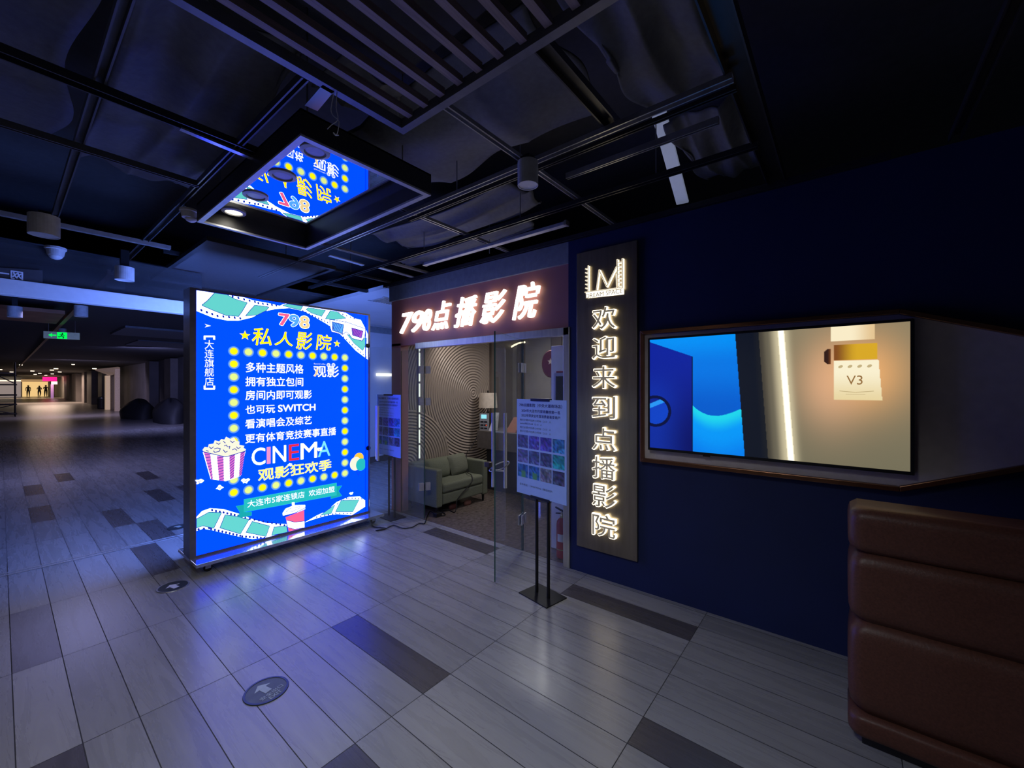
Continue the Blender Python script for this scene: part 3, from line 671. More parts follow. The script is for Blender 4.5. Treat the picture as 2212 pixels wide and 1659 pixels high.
def tvcol(s, q):
    """picture on the screen; s 0..1 across, q 0..1 downwards"""
    eL = 0.405+0.040*q   # end of the blue view
    if s < eL:
        if s < 0.217 and q > 0.02+0.70*s:
            c = mixc(rgb(10, 34, 156), rgb(5, 16, 100), sm(0.1, 1, q)); c = mixc(c, rgb(18, 62, 200), 0.45*sm(0.0, 0.2, 0.22-s)*sm(0.2, 0.6, q))
            r = math.hypot((s-0.028)*1.75, q-0.66)
            if r < 0.145:
                c = rgb(10, 60, 190) if r < 0.118 else rgb(5, 14, 62)
                if r < 0.118:
                    k = 0.60-0.75*(s-0.03)
                    c = rgb(8, 32, 140) if q < k-0.03 else (rgb(40, 150, 245) if q < k+0.012 else rgb(12, 66, 196))
            if s > 0.212: c = rgb(3, 12, 60)
            return c
        t = max(0.0, (s-0.217)/(eL-0.217)); wv = 0.60+0.075*math.sin(math.pi*min(1, t)**0.85)+0.015*t
        c = mixc(rgb(0, 118, 228), rgb(0, 92, 205), sm(0.25, 0.62, q))
        c = mixc(rgb(0, 145, 246), c, sm(0.0, 0.25, q))
        if q > wv:
            c = mixc(rgb(30, 215, 235), rgb(0, 152, 248), sm(0, 0.15, q-wv)); c = mixc(c, rgb(0, 124, 236), sm(0.15, 0.4, q-wv))
        return c
    eD = 0.500+0.038*q
    if s < eD: return mixc(rgb(14, 20, 34), rgb(30, 32, 36), sm(eD-0.03, eD, s)*0.6)
    st = 0.586+0.038*q
    base = mixc(rgb(136, 126, 100), rgb(116, 110, 88), q)
    if s < st: base = mixc(rgb(66, 62, 54), rgb(168, 158, 130), sm(eD, st, s)); base = mixc(base, rgb(92, 88, 74), 0.5*math.exp(-((s-eD-0.035)/0.01)**2))
    base = mixc(base, rgb(232, 172, 110), min(1, 1.05*math.exp(-((s-0.86)**2/0.017+(q-0.34)**2/0.065))))
    base = mixc(base, rgb(236, 180, 140), 0.6*math.exp(-((s-0.755)**2/0.010+(q-0.42)**2/0.09)))
    d = abs(s-st)
    if d < 0.013: return mixc((1.25, 1.2, 1.05), rgb(240, 228, 190), sm(0.007, 0.013, d))
    base = mixc(base, rgb(226, 214, 176), 0.6*math.exp(-((d-0.012)/0.018)**2))
    if 0.738 < s < 0.762 and abs(q-0.215) < 0.055-1.6*max(0, 0.750-s): return mixc(rgb(52, 30, 24), rgb(110, 62, 30), sm(0.75, 0.762, s))
    if 0.760 < s < 0.900 and q < 0.105: return mixc(rgb(250, 236, 200), rgb(228, 196, 146), sm(0.82, 0.9, s))
    if 0.771 < s < 0.906 and 0.130 < q < 0.245: return mixc(rgb(130, 76, 34), rgb(216, 168, 40), sm(0.775, 0.85, s))
    if 0.771 < s < 0.900+0.04*q and 0.247 < q < 0.527:
        return mixc(rgb(250, 240, 208), rgb(232, 212, 160), sm(0.3, 0.55, q))
    return base
GX, GY = 400, 224
m = MB(); vs = []; cols = []
for j in range(GY+1):
    for i in range(GX+1):
        u = t0+(t1-t0)*i/GX; v = tv1+(tv0-tv1)*j/GY; vs.append(TV.at(u, v, 0.003)); cols.append(tvcol(i/GX, j/GY))
m.add(vs, [(j*(GX+1)+i, j*(GX+1)+i+1, (j+1)*(GX+1)+i+1, (j+1)*(GX+1)+i) for j in range(GY) for i in range(GX)])
scr = m.build('screen', vmat('screen_picture', 1.0), tv)
at_ = scr.data.color_attributes.new('col', 'FLOAT_COLOR', 'POINT')
for i, c in enumerate(cols): at_.data[i].color = (*c, 1)
m = MB()
def tvp(s, q): return t0+(t1-t0)*s, tv1+(tv0-tv1)*q
a = tvp(0.812, 0.42); b = tvp(0.862, 0.355)
TV.text(m, 'V3', a[0], a[1], b[0]-a[0], b[1]-a[1], 0.004, 0, 0.0)
a = tvp(0.735, 0.285); b = tvp(0.868, 0.255); TV.text(m, '点心好客', a[0], a[1]-0.005, b[0]-a[0], 0.028, 0.004, 1, 0.0) if False else None
TV.line(m, [tvp(0.79, 0.465), tvp(0.84, 0.475), tvp(0.895, 0.465)], 0.004, 0.004, 1); TV.line(m, [tvp(0.81, 0.488), tvp(0.87, 0.488)], 0.003, 0.004, 1)
for k in range(4): 
    p = tvp(0.793+0.030*k, 0.29); TV.disc(m, p[0], p[1], 0.012, 0.0038, 1, 0.008, 8, 0.5); 
m.build('screen_card_text', [emat('screen_ink', rgb(150, 112, 66)), emat('screen_ink_pale', rgb(196, 176, 130))], tv)
MB().box((TX-0.004, 0.72, 1.117), (TX+0.004, 0.765, 1.140)).build('sensor', M_BLACK, tv)

# ============================================================ POSTER STANDS
M_POST = mat('poster_blue_white', (0.38, 0.54, 0.95), 0.4, var=0.03); M_INK = mat('poster_ink', (0.02, 0.025, 0.16), 0.5); M_INKG = mat('poster_grey_ink', (0.05, 0.06, 0.12), 0.5)
M_PHOTO = vmat('poster_photos', 1, False); M_FRAMEP = mat('poster_white_edge', (0.7, 0.72, 0.76), 0.4, var=0.02)
def poster_stand(label, base, ang, c, z0=0.75, z1=1.50, w=0.53, seed=1):
    rnd = random.Random(5)
    t = thing('poster_stand', label, 'sign', (base[0], base[1], 0), 'price poster stands by the shop door')
    d = Vector((math.sin(ang), math.cos(ang), 0)); n = Vector((-math.cos(ang), math.sin(ang), 0))
    Bc = Vector((base[0], base[1], 0))
    m = MB(); q = [Bc+d*0.15+n*0.11, Bc-d*0.15+n*0.11, Bc-d*0.15-n*0.11, Bc+d*0.15-n*0.11]
    m.add([(p.x, p.y, 0.0) for p in q]+[(p.x, p.y, 0.008) for p in q], [(3,2,1,0),(4,5,6,7),(0,1,5,4),(1,2,6,5),(2,3,7,6),(3,0,4,7)]); m.build('base', M_BLACKMETAL, t)
    for s in (1, -1):
        p = Bc+d*0.062*s; m = MB(); m.tube([(p.x, p.y, 0.008), (p.x, p.y, z1-0.02)], 0.0125, 12); m.build('post', M_BLACKMETAL, t)
    P = Plane(Vector((c[0], c[1], 0)), -d, n)
    m = MB(); P.poly(m, [(-w/2, z0), (w/2, z0), (w/2, z1), (-w/2, z1)], 0.022, 0, 0.006); bd = m.build('board', [M_POST], t)
    m = MB(); P.poly(m, [(-0.10, z1-0.012), (0.10, z1-0.012), (0.10, z1+0.008), (-0.10, z1+0.008)], 0.028, 0, 0.03); m.build('clip', M_BLACKMETAL, t); m = MB(); P.poly(m, [(-0.10, z0-0.012), (0.10, z0-0.012), (0.10, z0+0.006), (-0.10, z0+0.006)], 0.028, 0, 0.03)
    m.build('clip', M_BLACKMETAL, t)
    h = z1-z0
    def U(x, y): return -w/2+w*x/760, z1-h*y/1480
    m = MB()
    def tl(s, x0, x1, y, hh, k, off=0.0):
        a = U(x0, y+hh/2); b = U(x1, y-hh/2); P.text(m, s, a[0], a[1], b[0]-a[0], b[1]-a[1], 0.0228, k, off)
    tl('798点播影院（中央大道商场店）', 45, 700, 90, 52, 0, 0.02); tl('2024年大连市月度销量榜第一名', 80, 670, 178, 46, 0, 0.015); tl('2023年荣获全年度消费者喜爱商户', 80, 672, 252, 46, 0, 0.015)
    tl('网红主题中包两小时98（2-3）人', 55, 545, 325, 34, 1); tl('switch畅玩2h48（2-3）人', 55, 410, 378, 32, 1); tl('网红主题大包两小时98（2-3）人', 55, 545, 440, 34, 1); tl('豪华主题大包两小时98（2-3）人', 55, 545, 500, 34, 1)
    tl('店长电话：13940770542（微信同步）', 50, 570, 1335, 34, 1)
    o = m.build('print', [M_INK, M_INKG], None); o.parent = bd; o.location = (0, 0, 0)
    tones = [(70,78,130),(92,84,190),(84,72,180),(60,130,190), (96,96,150),(84,96,150),(70,78,120),(40,150,160), (40,96,170),(44,104,180),(122,124,140),(70,72,96)]
    for k in range(12):
        r, cidx = divmod(k, 4); x0 = 18+cidx*183; x1 = x0+168; y0 = 560+r*230-cidx*0; y1 = y0+200
        m = MB(); G = 7; vs = []; cols = []
        tb = tones[k]
        for j in range(G+1):
            for i in range(G+1):
                uv = U(x0+(x1-x0)*i/G, y0+(y1-y0)*j/G); vs.append(P.at(uv[0], uv[1], 0.0228))
                f = 0.55+0.75*rnd.random()*(1.25 if j > G*0.6 else 0.9); cc = [min(255, max(0, v*f+rnd.uniform(-12, 22))) for v in tb]
                if k in (8, 9) and j > 3 and 2 < i < 6: cc = [90, 160, 90]
                cols.append(rgb(*cc))
        m.add(vs, [(j*(G+1)+i, j*(G+1)+i+1, (j+1)*(G+1)+i+1, (j+1)*(G+1)+i) for j in range(G) for i in range(G)])
        o = m.build('room_photo', M_PHOTO, None); o.parent = bd
        ca_ = o.data.color_attributes.new('col', 'FLOAT_COLOR', 'POINT')
        for i, c_ in enumerate(cols): ca_.data[i].color = (*c_, 1)
    return t
poster_stand('price poster on twin black posts in front of the open glass door and fire extinguisher', (2.605, 1.80), math.radians(10), (2.600, 1.80))
poster_stand('price poster on twin black posts behind the glass leaf beside the blue light box', (3.02, 4.33), math.radians(3), (3.015, 4.36))

# ============================================================ SHOP THINGS
M_SOFA = mat('olive_green_fabric', (0.15, 0.165, 0.115), 0.85, bump=0.3, scale=90, var=0.12)
sf = thing('sofa', 'compact olive green fabric two seat sofa against the ripple relief wall', 'sofa', (3.95, 4.22, 0))
SX0, SX1, SY0, SY1 = 3.365, 4.30, 3.90, 4.53
MB().box((SX0+0.10, SY0, 0.12), (SX1-0.10, SY1-0.05, 0.26)).build('seat_frame', M_SOFA, sf, bevel=0.02, seg=3)
MB().box((SX0+0.10, SY0-0.01, 0.26), (SX1-0.10, SY1-0.18, 0.385)).build('seat', M_SOFA, sf, bevel=0.035, seg=4)
MB().prism([(SY1-0.22, 0.26), (SY1-0.16, 0.60), (SY1-0.02, 0.60), (SY1-0.02, 0.12), (SY1-0.20, 0.12)], 0, SX0+0.02, SX1-0.02).build('backrest', M_SOFA, sf, bevel=0.03, seg=3)
for xa in (SX0, SX1-0.10):
    MB().box((xa, SY0, 0.10), (xa+0.10, SY1-0.03, 0.57)).build('armrest', M_SOFA, sf, bevel=0.02, seg=3)
for xa in (SX0+0.05, SX1-0.05):
    for ya in (SY0+0.05, SY1-0.08):
        MB().tube([(xa, ya, 0), (xa, ya, 0.12)], [0.014, 0.02], 10).build('leg', M_BLACKMETAL, sf)
def pillow(name, c, w, h, th, rz, tilt, mt):
    m = MB(); n = 14; vs = []; fs_ = []
    for s in (1, -1):
        for j in range(n+1):
            for i in range(n+1):
                a, b = 2*i/n-1, 2*j/n-1
                k = ((1-abs(a)**2.6)*(1-abs(b)**2.6))**0.5 if abs(a) < 1 and abs(b) < 1 else 0
                px_, pz_ = a*w/2*(1-0.06*(1-b*b)*0 - 0.05*(b*b)), b*h/2*(1-0.05*(a*a))
                vs.append(Vector((px_, -s*th/2*k, pz_)))
    o_ = (n+1)**2
    for j in range(n):
        for i in range(n):
            q = (j*(n+1)+i, j*(n+1)+i+1, (j+1)*(n+1)+i+1, (j+1)*(n+1)+i); fs_.append(q); fs_.append(tuple(x+o_ for x in q[::-1]))
    from mathutils import Matrix
    R_ = Matrix.Rotation(rz, 3, 'Z') @ Matrix.Rotation(tilt, 3, 'X')
    m.add([R_ @ v+Vector(c) for v in vs], fs_); return m.build(name, mt, None, smooth=True)
M_PIL = mat('olive_corduroy', (0.15, 0.16, 0.115), 0.8, bump=0.5, scale=6, stretch=(3, 3, 40))
tag(pillow('throw_cushion', (4.03, 4.22, 0.515), 0.36, 0.29, 0.15, 0.1, -0.3, M_PIL), 'ribbed dark olive throw cushion leaning on the sofa back', 'cushion')
tag(pillow('seat_cushion', (3.68, 4.245, 0.505), 0.40, 0.27, 0.15, -0.03, -0.22, M_SOFA), 'plain olive back cushion next to the sofa arm nearest the light box', 'cushion')
for i, (px_, py_, lb_, mt, ln) in enumerate(((978, 1094, 'small reddish slipper under the sofa edge', (0.16, 0.05, 0.04), 0.11), (1010, 1086, 'small pinkish slipper under the sofa beside the reddish one', (0.2, 0.085, 0.065), 0.11))):
    p = on_z(px_, py_, 0.03); m = MB()
    m.lathe([(0.012, 0), (0.04, 0.006), (0.045, 0.03), (0.038, 0.055), (0.01, 0.07)], (0, 0, 0), 14)
    m.v = [(p.x+v[0]*1.5, p.y+v[1]*0.8, v[2]) for v in m.v]
    tag(m.build('slipper', mat('slipper_%d' % i, mt, 0.6), smooth=True), lb_, 'slipper')
# reception counter: fluted drum front with thick top slab
rc = thing('reception_counter', 'round fronted fluted dark reception counter with steel plinth ring', 'counter', (4.95, 3.05, 0))
CX, CY, CR = 4.98, 3.12, 0.58
m = MB(); n = 96; vs = []
for z in (0.10, 0.84):
    for j in range(n):
        a = 2*math.pi*j/n; r = CR+(0.012 if j % 2 else -0.012); vs.append((CX+r*math.cos(a), CY+r*math.sin(a), z))
m.add(vs, [(j, (j+1) % n, n+(j+1) % n, n+j) for j in range(n)]); m.build('drum', mat('fluted_bronze', (0.075, 0.068, 0.066), 0.35, 0.4), rc)
MB().lathe([(CR+0.02, 0), (CR+0.02, 0.10), (CR-0.02, 0.10)], (CX, CY, 0.004), 64).build('plinth_ring', M_CHROME, rc)
MB().lathe([(CR-0.05, 0.84), (CR+0.05, 0.84), (CR+0.05, 0.93), (CR-0.05, 0.93)], (CX, CY, 0), 64).build('top', mat('counter_top', (0.10, 0.082, 0.07), 0.3), rc)
MB().box((4.60, 3.62, 0.66), (5.2, 4.40, 0.93)).build('side_slab', mat('grey_brown_slab', (0.13, 0.115, 0.105), 0.5), rc, bevel=0.006)
MB().box((4.78, 3.66, 0.0), (5.15, 4.36, 0.66)).build('side_cabinet', M_DARK, rc)
# lamp on the counter
tl_ = thing('table_lamp', 'table lamp with plain cream drum shade standing on the reception counter', 'lamp', (4.72, 4.25, 0.93))
LXp, LYp = 4.775, 4.33
MB().lathe([(0.148, 1.27), (0.132, 1.50), (0.129, 1.50), (0.145, 1.27)], (LXp, LYp, 0), 40).build('lamp_shade', mat('cream_shade', (0.50, 0.44, 0.36), 0.8, emit=(1.0, 0.8, 0.6), estr=0.02), tl_)
MB().lathe([(0.05, 0.931), (0.052, 0.95), (0.02, 0.965), (0.035, 1.01), (0.05, 1.07), (0.035, 1.15), (0.012, 1.2), (0.008, 1.48), (0.006, 1.51)], (LXp, LYp, 0), 20).build('base', mat('dark_ceramic', (0.03, 0.028, 0.027), 0.2), tl_, smooth=True)
MB().lathe([(0.006, 1.505), (0.013, 1.52), (0.011, 1.535), (0.003, 1.54)], (LXp, LYp, 0), 12).build('finial', M_BLACKMETAL, tl_)
# payment terminal
PT = Plane((4.66, 4.30, 0), (0.35, -0.93, 0), (-0.93, -0.35, 0))
pt = thing('payment_terminal', 'grey payment terminal with glowing cyan display on the counter slab', 'device', (PT.O.x, PT.O.y, 0.93))
m = MB(); PT.poly(m, [(-0.07, 0.932), (0.07, 0.932), (0.07, 1.19), (-0.07, 1.19)], 0.02, 0, 0.04); m.build('body', mat('terminal_grey', (0.30, 0.31, 0.34), 0.4), pt)
m = MB(); PT.poly(m, [(-0.045, 1.11), (0.045, 1.11), (0.045, 1.172), (-0.045, 1.172)], 0.0215); m.build('display', emat('cyan_display', (0.28, 0.75, 0.85), 1.0), pt)
m = MB()
for r in range(3):
    for k in range(2): PT.poly(m, [(-0.056+k*0.06, 0.952+r*0.048), (-0.006+k*0.06, 0.952+r*0.048), (-0.006+k*0.06, 0.975+r*0.048), (-0.056+k*0.06, 0.975+r*0.048)], 0.0225, 0, 0.004)
m.build('keys', M_BLACK, pt)
m = MB(); PT.disc(m, 0.04, 1.01, 0.007, 0.0245); m.build('indicator', emat('red_indicator', (1.5, 0.12, 0.05), 1.0), pt)
m = MB(); m.prism([(4.63, 0.932), (4.76, 0.932), (4.80, 1.20), (4.79, 1.20)], 1, 4.12, 4.19)
tag(m.build('card_holder', mat('pale_grey_card', (0.42, 0.42, 0.46), 0.5)), 'pale grey slanted display card beside the payment terminal', 'card')
m = MB(); m.prism([(4.66, 0.932), (4.84, 0.932), (4.89, 1.13), (4.86, 1.14)], 1, 3.70, 3.88)
tag(m.build('menu_board', mat('terracotta_card', (0.28, 0.12, 0.085), 0.5)), 'terracotta coloured tilted menu card on the counter slab', 'card')
# glowing strip in place of a glass reflection at the relief wall, arch lamp on the back wall
sl = thing('reflection_strip', 'thin vertical dashed white strip imitating a glass reflection before the ripple relief wall', 'light', (3.58, 4.5, 0))
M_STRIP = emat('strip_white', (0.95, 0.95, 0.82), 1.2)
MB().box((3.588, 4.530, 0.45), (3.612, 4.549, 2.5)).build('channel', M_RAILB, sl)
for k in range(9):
    MB().box((3.592, 4.520, 0.62+k*0.21), (3.608, 4.531, 0.80+k*0.21)).build('glow_segment', M_STRIP, sl)
al = thing('arch_light', 'curved warm light line arching across the shop back wall', 'light', (5.68, 4.3, 2.2))
pa = [on_x(px_, py_, 5.672) for px_, py_ in ((1094, 757), (1102, 751), (1110, 746), (1119, 742), (1127, 740), (1134, 739))]
MB().tube(pa, 0.016, 8).build('light_tube', emat('warm_line', (1.0, 0.82, 0.52), 2.0), al)
MB().tube([p+Vector((0.025, 0, 0)) for p in pa], 0.022, 8).build('backing', M_TAUPE2, al)
for k, (ya, yb) in enumerate(((4.30, 4.45), (3.55, 3.75), (2.95, 3.1))):
    struct('trim_%d' % (5+k), MB().box((5.665, ya, 0), (5.70, yb, 2.5)), M_TAUPE2)
# white cabinet with dark window, star decoration, extinguisher
wc = thing('display_cabinet', 'narrow white upright cabinet with dark glazed window just inside the shop', 'cabinet', (3.6, 2.0, 0))
MB().box((3.42, 1.84, 0.01), (3.75, 2.26, 2.0)).build('body', M_WHITE, wc, bevel=0.004)
MB().box((3.412, 1.86, 0.95), (3.424, 2.20, 1.70)).build('window', mat('dark_window', (0.012, 0.014, 0.016), 0.1), wc)
m = MB(); m.box((3.408, 2.20, 0.92), (3.42, 2.222, 1.73)); m.box((3.408, 1.86, 1.70), (3.42, 2.20, 1.73)); m.box((3.408, 1.86, 0.92), (3.42, 2.20, 0.95)); m.build('window_frame', M_STEEL, wc)
MB().box((3.404, 1.86, 1.735), (3.419, 2.19, 1.75)).build('red_strip', mat('red_strip', (0.3, 0.02, 0.02), 0.5), wc)
sd = thing('star_decoration', 'round dark red hanging ornament with pale star on the shop wall', 'decoration', (4.6, 2.75, 1.7))
cS = on_x(1190, 786, 4.6)
DS = Plane((4.6, cS.y, cS.z), (0, -1, 0), (-1, 0, 0))
m = MB(); DS.disc(m, 0, 0, 0.13, 0.012, 0, 0.17, 28, 0.3); DS.disc(m, 0, 0, 0.13, -0.012, 0, 0.17, 28, 0.3); m.tube([DS.at(0.13*math.cos(a), 0.17*math.sin(a), 0) for a in [k*2*math.pi/24 for k in range(24)]], 0.014, 8, 0, True, True)
m.build('disc', mat('dark_red_lacquer', (0.10, 0.016, 0.02), 0.5), sd)
m = MB(); DS.poly(m, [((0.05 if i % 2 == 0 else 0.02)*math.sin(i*math.pi/5), 0.03+(0.05 if i % 2 == 0 else 0.02)*math.cos(i*math.pi/5)) for i in range(10)], 0.014); m.build('star', mat('pale_gold', (0.6, 0.5, 0.35), 0.4), sd)
m = MB(); m.tube([DS.at(0, 0.17, 0), DS.at(0.01, 2.5-cS.z, 0)], 0.003, 6); m.build('cord', M_BLACK, sd)
fe = thing('fire_extinguisher', 'red fire extinguisher with white label standing behind the fixed glass pane', 'extinguisher', (3.285, 2.06, 0))
EX, EY = 3.30, 2.055
MB().lathe([(0.052, 0.005), (0.056, 0.02), (0.056, 0.31), (0.05, 0.345), (0.03, 0.37), (0.018, 0.378)], (EX, EY, 0), 28).build('body', mat('extinguisher_red', (0.36, 0.02, 0.018), 0.3, var=0.03), fe, smooth=True)
MB().lathe([(0.02, 0.375), (0.022, 0.395), (0.016, 0.41), (0.016, 0.425)], (EX, EY, 0), 16).build('valve', mat('brass', (0.5, 0.42, 0.2), 0.3, 0.9), fe)
MB().prism([(EY-0.02, 0.425), (EY+0.075, 0.455), (EY+0.075, 0.465), (EY-0.02, 0.44)], 0, EX-0.008, EX+0.008).prism([(EY-0.01, 0.41), (EY+0.07, 0.40), (EY+0.07, 0.41), (EY-0.01, 0.42)], 0, EX-0.008, EX+0.008).build('lever', M_BLACK, fe)
MB().tube([(EX, EY-0.02, 0.40), (EX-0.03, EY-0.055, 0.39), (EX-0.045, EY-0.062, 0.30), (EX-0.04, EY-0.06, 0.12)], 0.009, 8).build('hose', M_BLACK, fe, smooth=True)
m = MB(); n = 8
for zz in (0,): 
    vs = [(EX+0.0572*math.cos(a), EY+0.0572*math.sin(a), z) for z in (0.165, 0.235) for a in [math.radians(160+10*k) for k in range(n+1)]]
    m.add(vs, [(i, i+1, n+2+i, n+1+i) for i in range(n)])
m.build('label', M_WHITE, fe)
MB().lathe([(0.0575, 0.085), (0.0575, 0.095)], (EX, EY, 0), 24).build('band', mat('brass_band', (0.5, 0.42, 0.2), 0.3, 0.9), fe)
# lock on the pull bars
hp = Vector((3.17, 2.43))+(Vector((2.52, 2.21))-Vector((3.17, 2.43)))*0.86
lk = thing('bicycle_lock', 'dark clamp lock with wire loop hung round the glass door pull bars', 'lock', (hp.x, hp.y, 0.95))
LA = []
for k in range(18):
    a = 2*math.pi*k/18; dd = Vector((-0.22, 0.65)).normalized()
    LA.append((hp.x+dd.x*0.085*math.cos(a)-0.035*math.sin(a), hp.y+dd.y*0.085*math.cos(a), 0.935-0.05*math.sin(a)*0.6-0.03*math.cos(a)))
MB().tube(LA, 0.005, 8, 0, True, True).build('loop', M_STEEL, lk)
dd = Vector((-0.65, -0.22)).normalized(); nn = Vector((0.22, -0.65)).normalized()*-1
c_ = Vector((hp.x, hp.y))+Vector((0.22, -0.65)).normalized()*-0.075
MB().box((c_.x-0.035, c_.y-0.012, 0.925), (c_.x+0.02, c_.y+0.045, 0.968)).build('body', mat('lock_bronze', (0.06, 0.045, 0.04), 0.4, 0.5), lk, bevel=0.006)
# cable from the light box into the shop
cp = [(2.80, 4.50, 0.09), (2.74, 4.33, 0.02), (2.66, 4.16, 0.010), (2.72, 4.02, 0.010)] + [tuple(on_z(px_, py_, 0.01)) for px_, py_ in ((812, 1146), (830, 1143), (850, 1135), (870, 1141), (890, 1139), (905, 1131), (917, 1131), (922, 1118), (928, 1105))] + [(3.42, 4.0, 0.012), (3.5, 3.95, 0.012), (3.46, 3.85, 0.012), (3.40, 3.88, 0.012), (3.44, 3.98, 0.02), (3.62, 3.98, 0.012), (3.60, 3.84, 0.012), (3.64, 3.84, 0.06), (3.69, 3.875, 0.15), (3.85, 3.875, 0.26), (3.96, 3.87, 0.345), (4.0, 3.93, 0.405), (4.05, 4.05, 0.41), (4.14, 4.15, 0.43), (4.24, 4.26, 0.60), (4.33, 4.36, 0.61), (4.47, 4.38, 0.70), (4.58, 4.36, 0.86)]
def smoothpath(pts, k=4):
    P_ = [Vector(p) for p in pts]; out = []
    for i in range(len(P_)-1):
        p0, p1, p2, p3 = P_[max(i-1, 0)], P_[i], P_[i+1], P_[min(i+2, len(P_)-1)]
        for j in range(k):
            t = j/k; out.append(0.5*((2*p1)+(p2-p0)*t+(2*p0-5*p1+4*p2-p3)*t*t+(3*p1-p0-3*p2+p3)*t**3))
    out.append(P_[-1])
    for p in out: p.z = max(p.z, 0.008)
    return out
tag(MB().tube(smoothpath(cp), 0.006, 8).build('power_cable', M_BLACK, smooth=True), 'black power cable trailing from the light box base to the sofa', 'cable')
m = MB(); m.box((3.33, 3.86, 0.006), (3.42, 3.93, 0.055)); cb2 = tag(m.build('power_strip', M_BLACK, bevel=0.008), 'black power adaptor block tangled in cable by the sofa foot', 'adaptor')

# ============================================================ BANQUETTE
bq = thing('banquette', 'high brown leather partition seat back with deep horizontal channels', 'seat', (2.5, -0.8, 0))
segs = [(0.05, 0.155), (0.155, 0.56), (0.56, 0.865), (0.865, 1.06)]
for (za, zb) in segs:
    m = MB(); n = 10; prof = []
    for i in range(n+1):
        k = i/n; z = za+(zb-za)*k; bulge = 0.035*(max(0, 1-(2*k-1)**4))**0.5
        prof.append((z, bulge))
    vs = []; fs_ = []; L_ = 24
    loops = []
    for (z, bu) in prof:
        x0 = 2.405-bu; x1 = 2.60; ye = -0.045+bu; r = 0.05
        loop = []
        for k in range(7):
            a = math.pi/2*k/6; loop.append((x0+r-r*math.sin(a) if False else x0+r*(1-math.cos(a)) if False else x0+r-r*math.cos(math.pi/2-a), ye-r+r*math.sin(math.pi/2-a), z)) if False else loop.append((x0+r-r*math.sin(a), ye-r+r*math.cos(a), z))
        loop = [(x1, ye, z)]+loop
        for k in range(1, L_+1): loop.append((x0+0.002*math.sin(k*1.7), ye-r-1.95*k/L_, z))
        loop.append((x1, ye-r-1.95, z)); loops.append(loop)
    K = len(loops[0])
    for lp in loops: vs += lp
    for i in range(n):
        for k in range(K): fs_.append((i*K+k, i*K+(k+1) % K, (i+1)*K+(k+1) % K, (i+1)*K+k))
    fs_.append(tuple(range(K))[::-1]); fs_.append(tuple(range(n*K, (n+1)*K)))
    m.add(vs, fs_); m.build('padded_channel', M_LEATHER, bq, smooth=True)
MB().box((2.43, -1.98, 0.0), (2.58, -0.06, 1.0)).build('core', M_DARK, bq)

# ============================================================ FLOOR MARKERS
M_DISC = mat('marker_dark', (0.03, 0.04, 0.045), 0.3); M_ARROW = mat('marker_pale', (0.40, 0.46, 0.42), 0.4)
def marker(label, c, style):
    t = thing('exit_floor_marker', label, 'floor marker', (c[0], c[1], 0), 'round exit markers set in the floor')
    MB().lathe([(0.095, 0.0005), (0.095, 0.003), (0.01, 0.003)], (c[0], c[1], 0), 40).build('disc', M_DISC if style != 2 else mat('marker_dark_grey', (0.10, 0.115, 0.115), 0.5), t)
    m = MB(); vs = []; n = 40
    for r, z in ((0.094, 0.0032), (0.094, 0.005), (0.104, 0.005), (0.106, 0.0005)):
        vs += [(c[0]+r*math.cos(2*math.pi*k/n), c[1]+r*math.sin(2*math.pi*k/n), z) for k in range(n)]
    m.add(vs, [(i*n+k, i*n+(k+1) % n, (i+1)*n+(k+1) % n, (i+1)*n+k) for i in range(3) for k in range(n)]); m.build('rim', M_STEEL if style == 1 else M_DISC, t)
    ax = Vector((-0.25, 0.97, 0)).normalized(); ay = Vector((0.97, 0.25, 0)).normalized()
    def q(u, v): p = Vector((c[0], c[1], 0.0042))+ay*u+ax*v; return tuple(p)
    m = MB(); s = 0.9 if style == 1 else 0.8; o = -0.005 if style == 1 else 0.02
    m.add([q(*p) for p in [(0, 0.06*s+o), (0.055*s, 0.012*s+o), (0.022*s, 0.012*s+o), (0.022*s, -0.05*s+o), (-0.022*s, -0.05*s+o), (-0.022*s, 0.012*s+o), (-0.055*s, 0.012*s+o)]], [tuple(range(7))[::-1]])
    m.build('arrow', M_ARROW if style != 1 else mat('marker_white', (0.75, 0.76, 0.78), 0.4), t)
    if style == 2:
        class FPl(Plane):
            def at(s_, u, v, n=0.0): return Vector(q(u, v))+Vector((0, 0, n))
        F_ = FPl((0, 0, 0), (1, 0, 0), (0, 0, 1)); m = MB()
        F_.text(m, '安全出口', -0.06, -0.055, 0.12, 0.026, 0.0002, 0, 0.01); F_.text(m, 'EXIT', -0.032, -0.084, 0.064, 0.022, 0.0002, 0, 0.01)
        m.build('lettering', M_ARROW, t)
marker('dark round floor marker with white arrow by the light box corner', (0.87, 4.18), 1)
marker('faded round exit floor marker with arrow and characters on the open floor', (0.88, 2.37), 2)
marker('round floor marker partly hidden behind the light box post', (1.28, 5.90), 3)

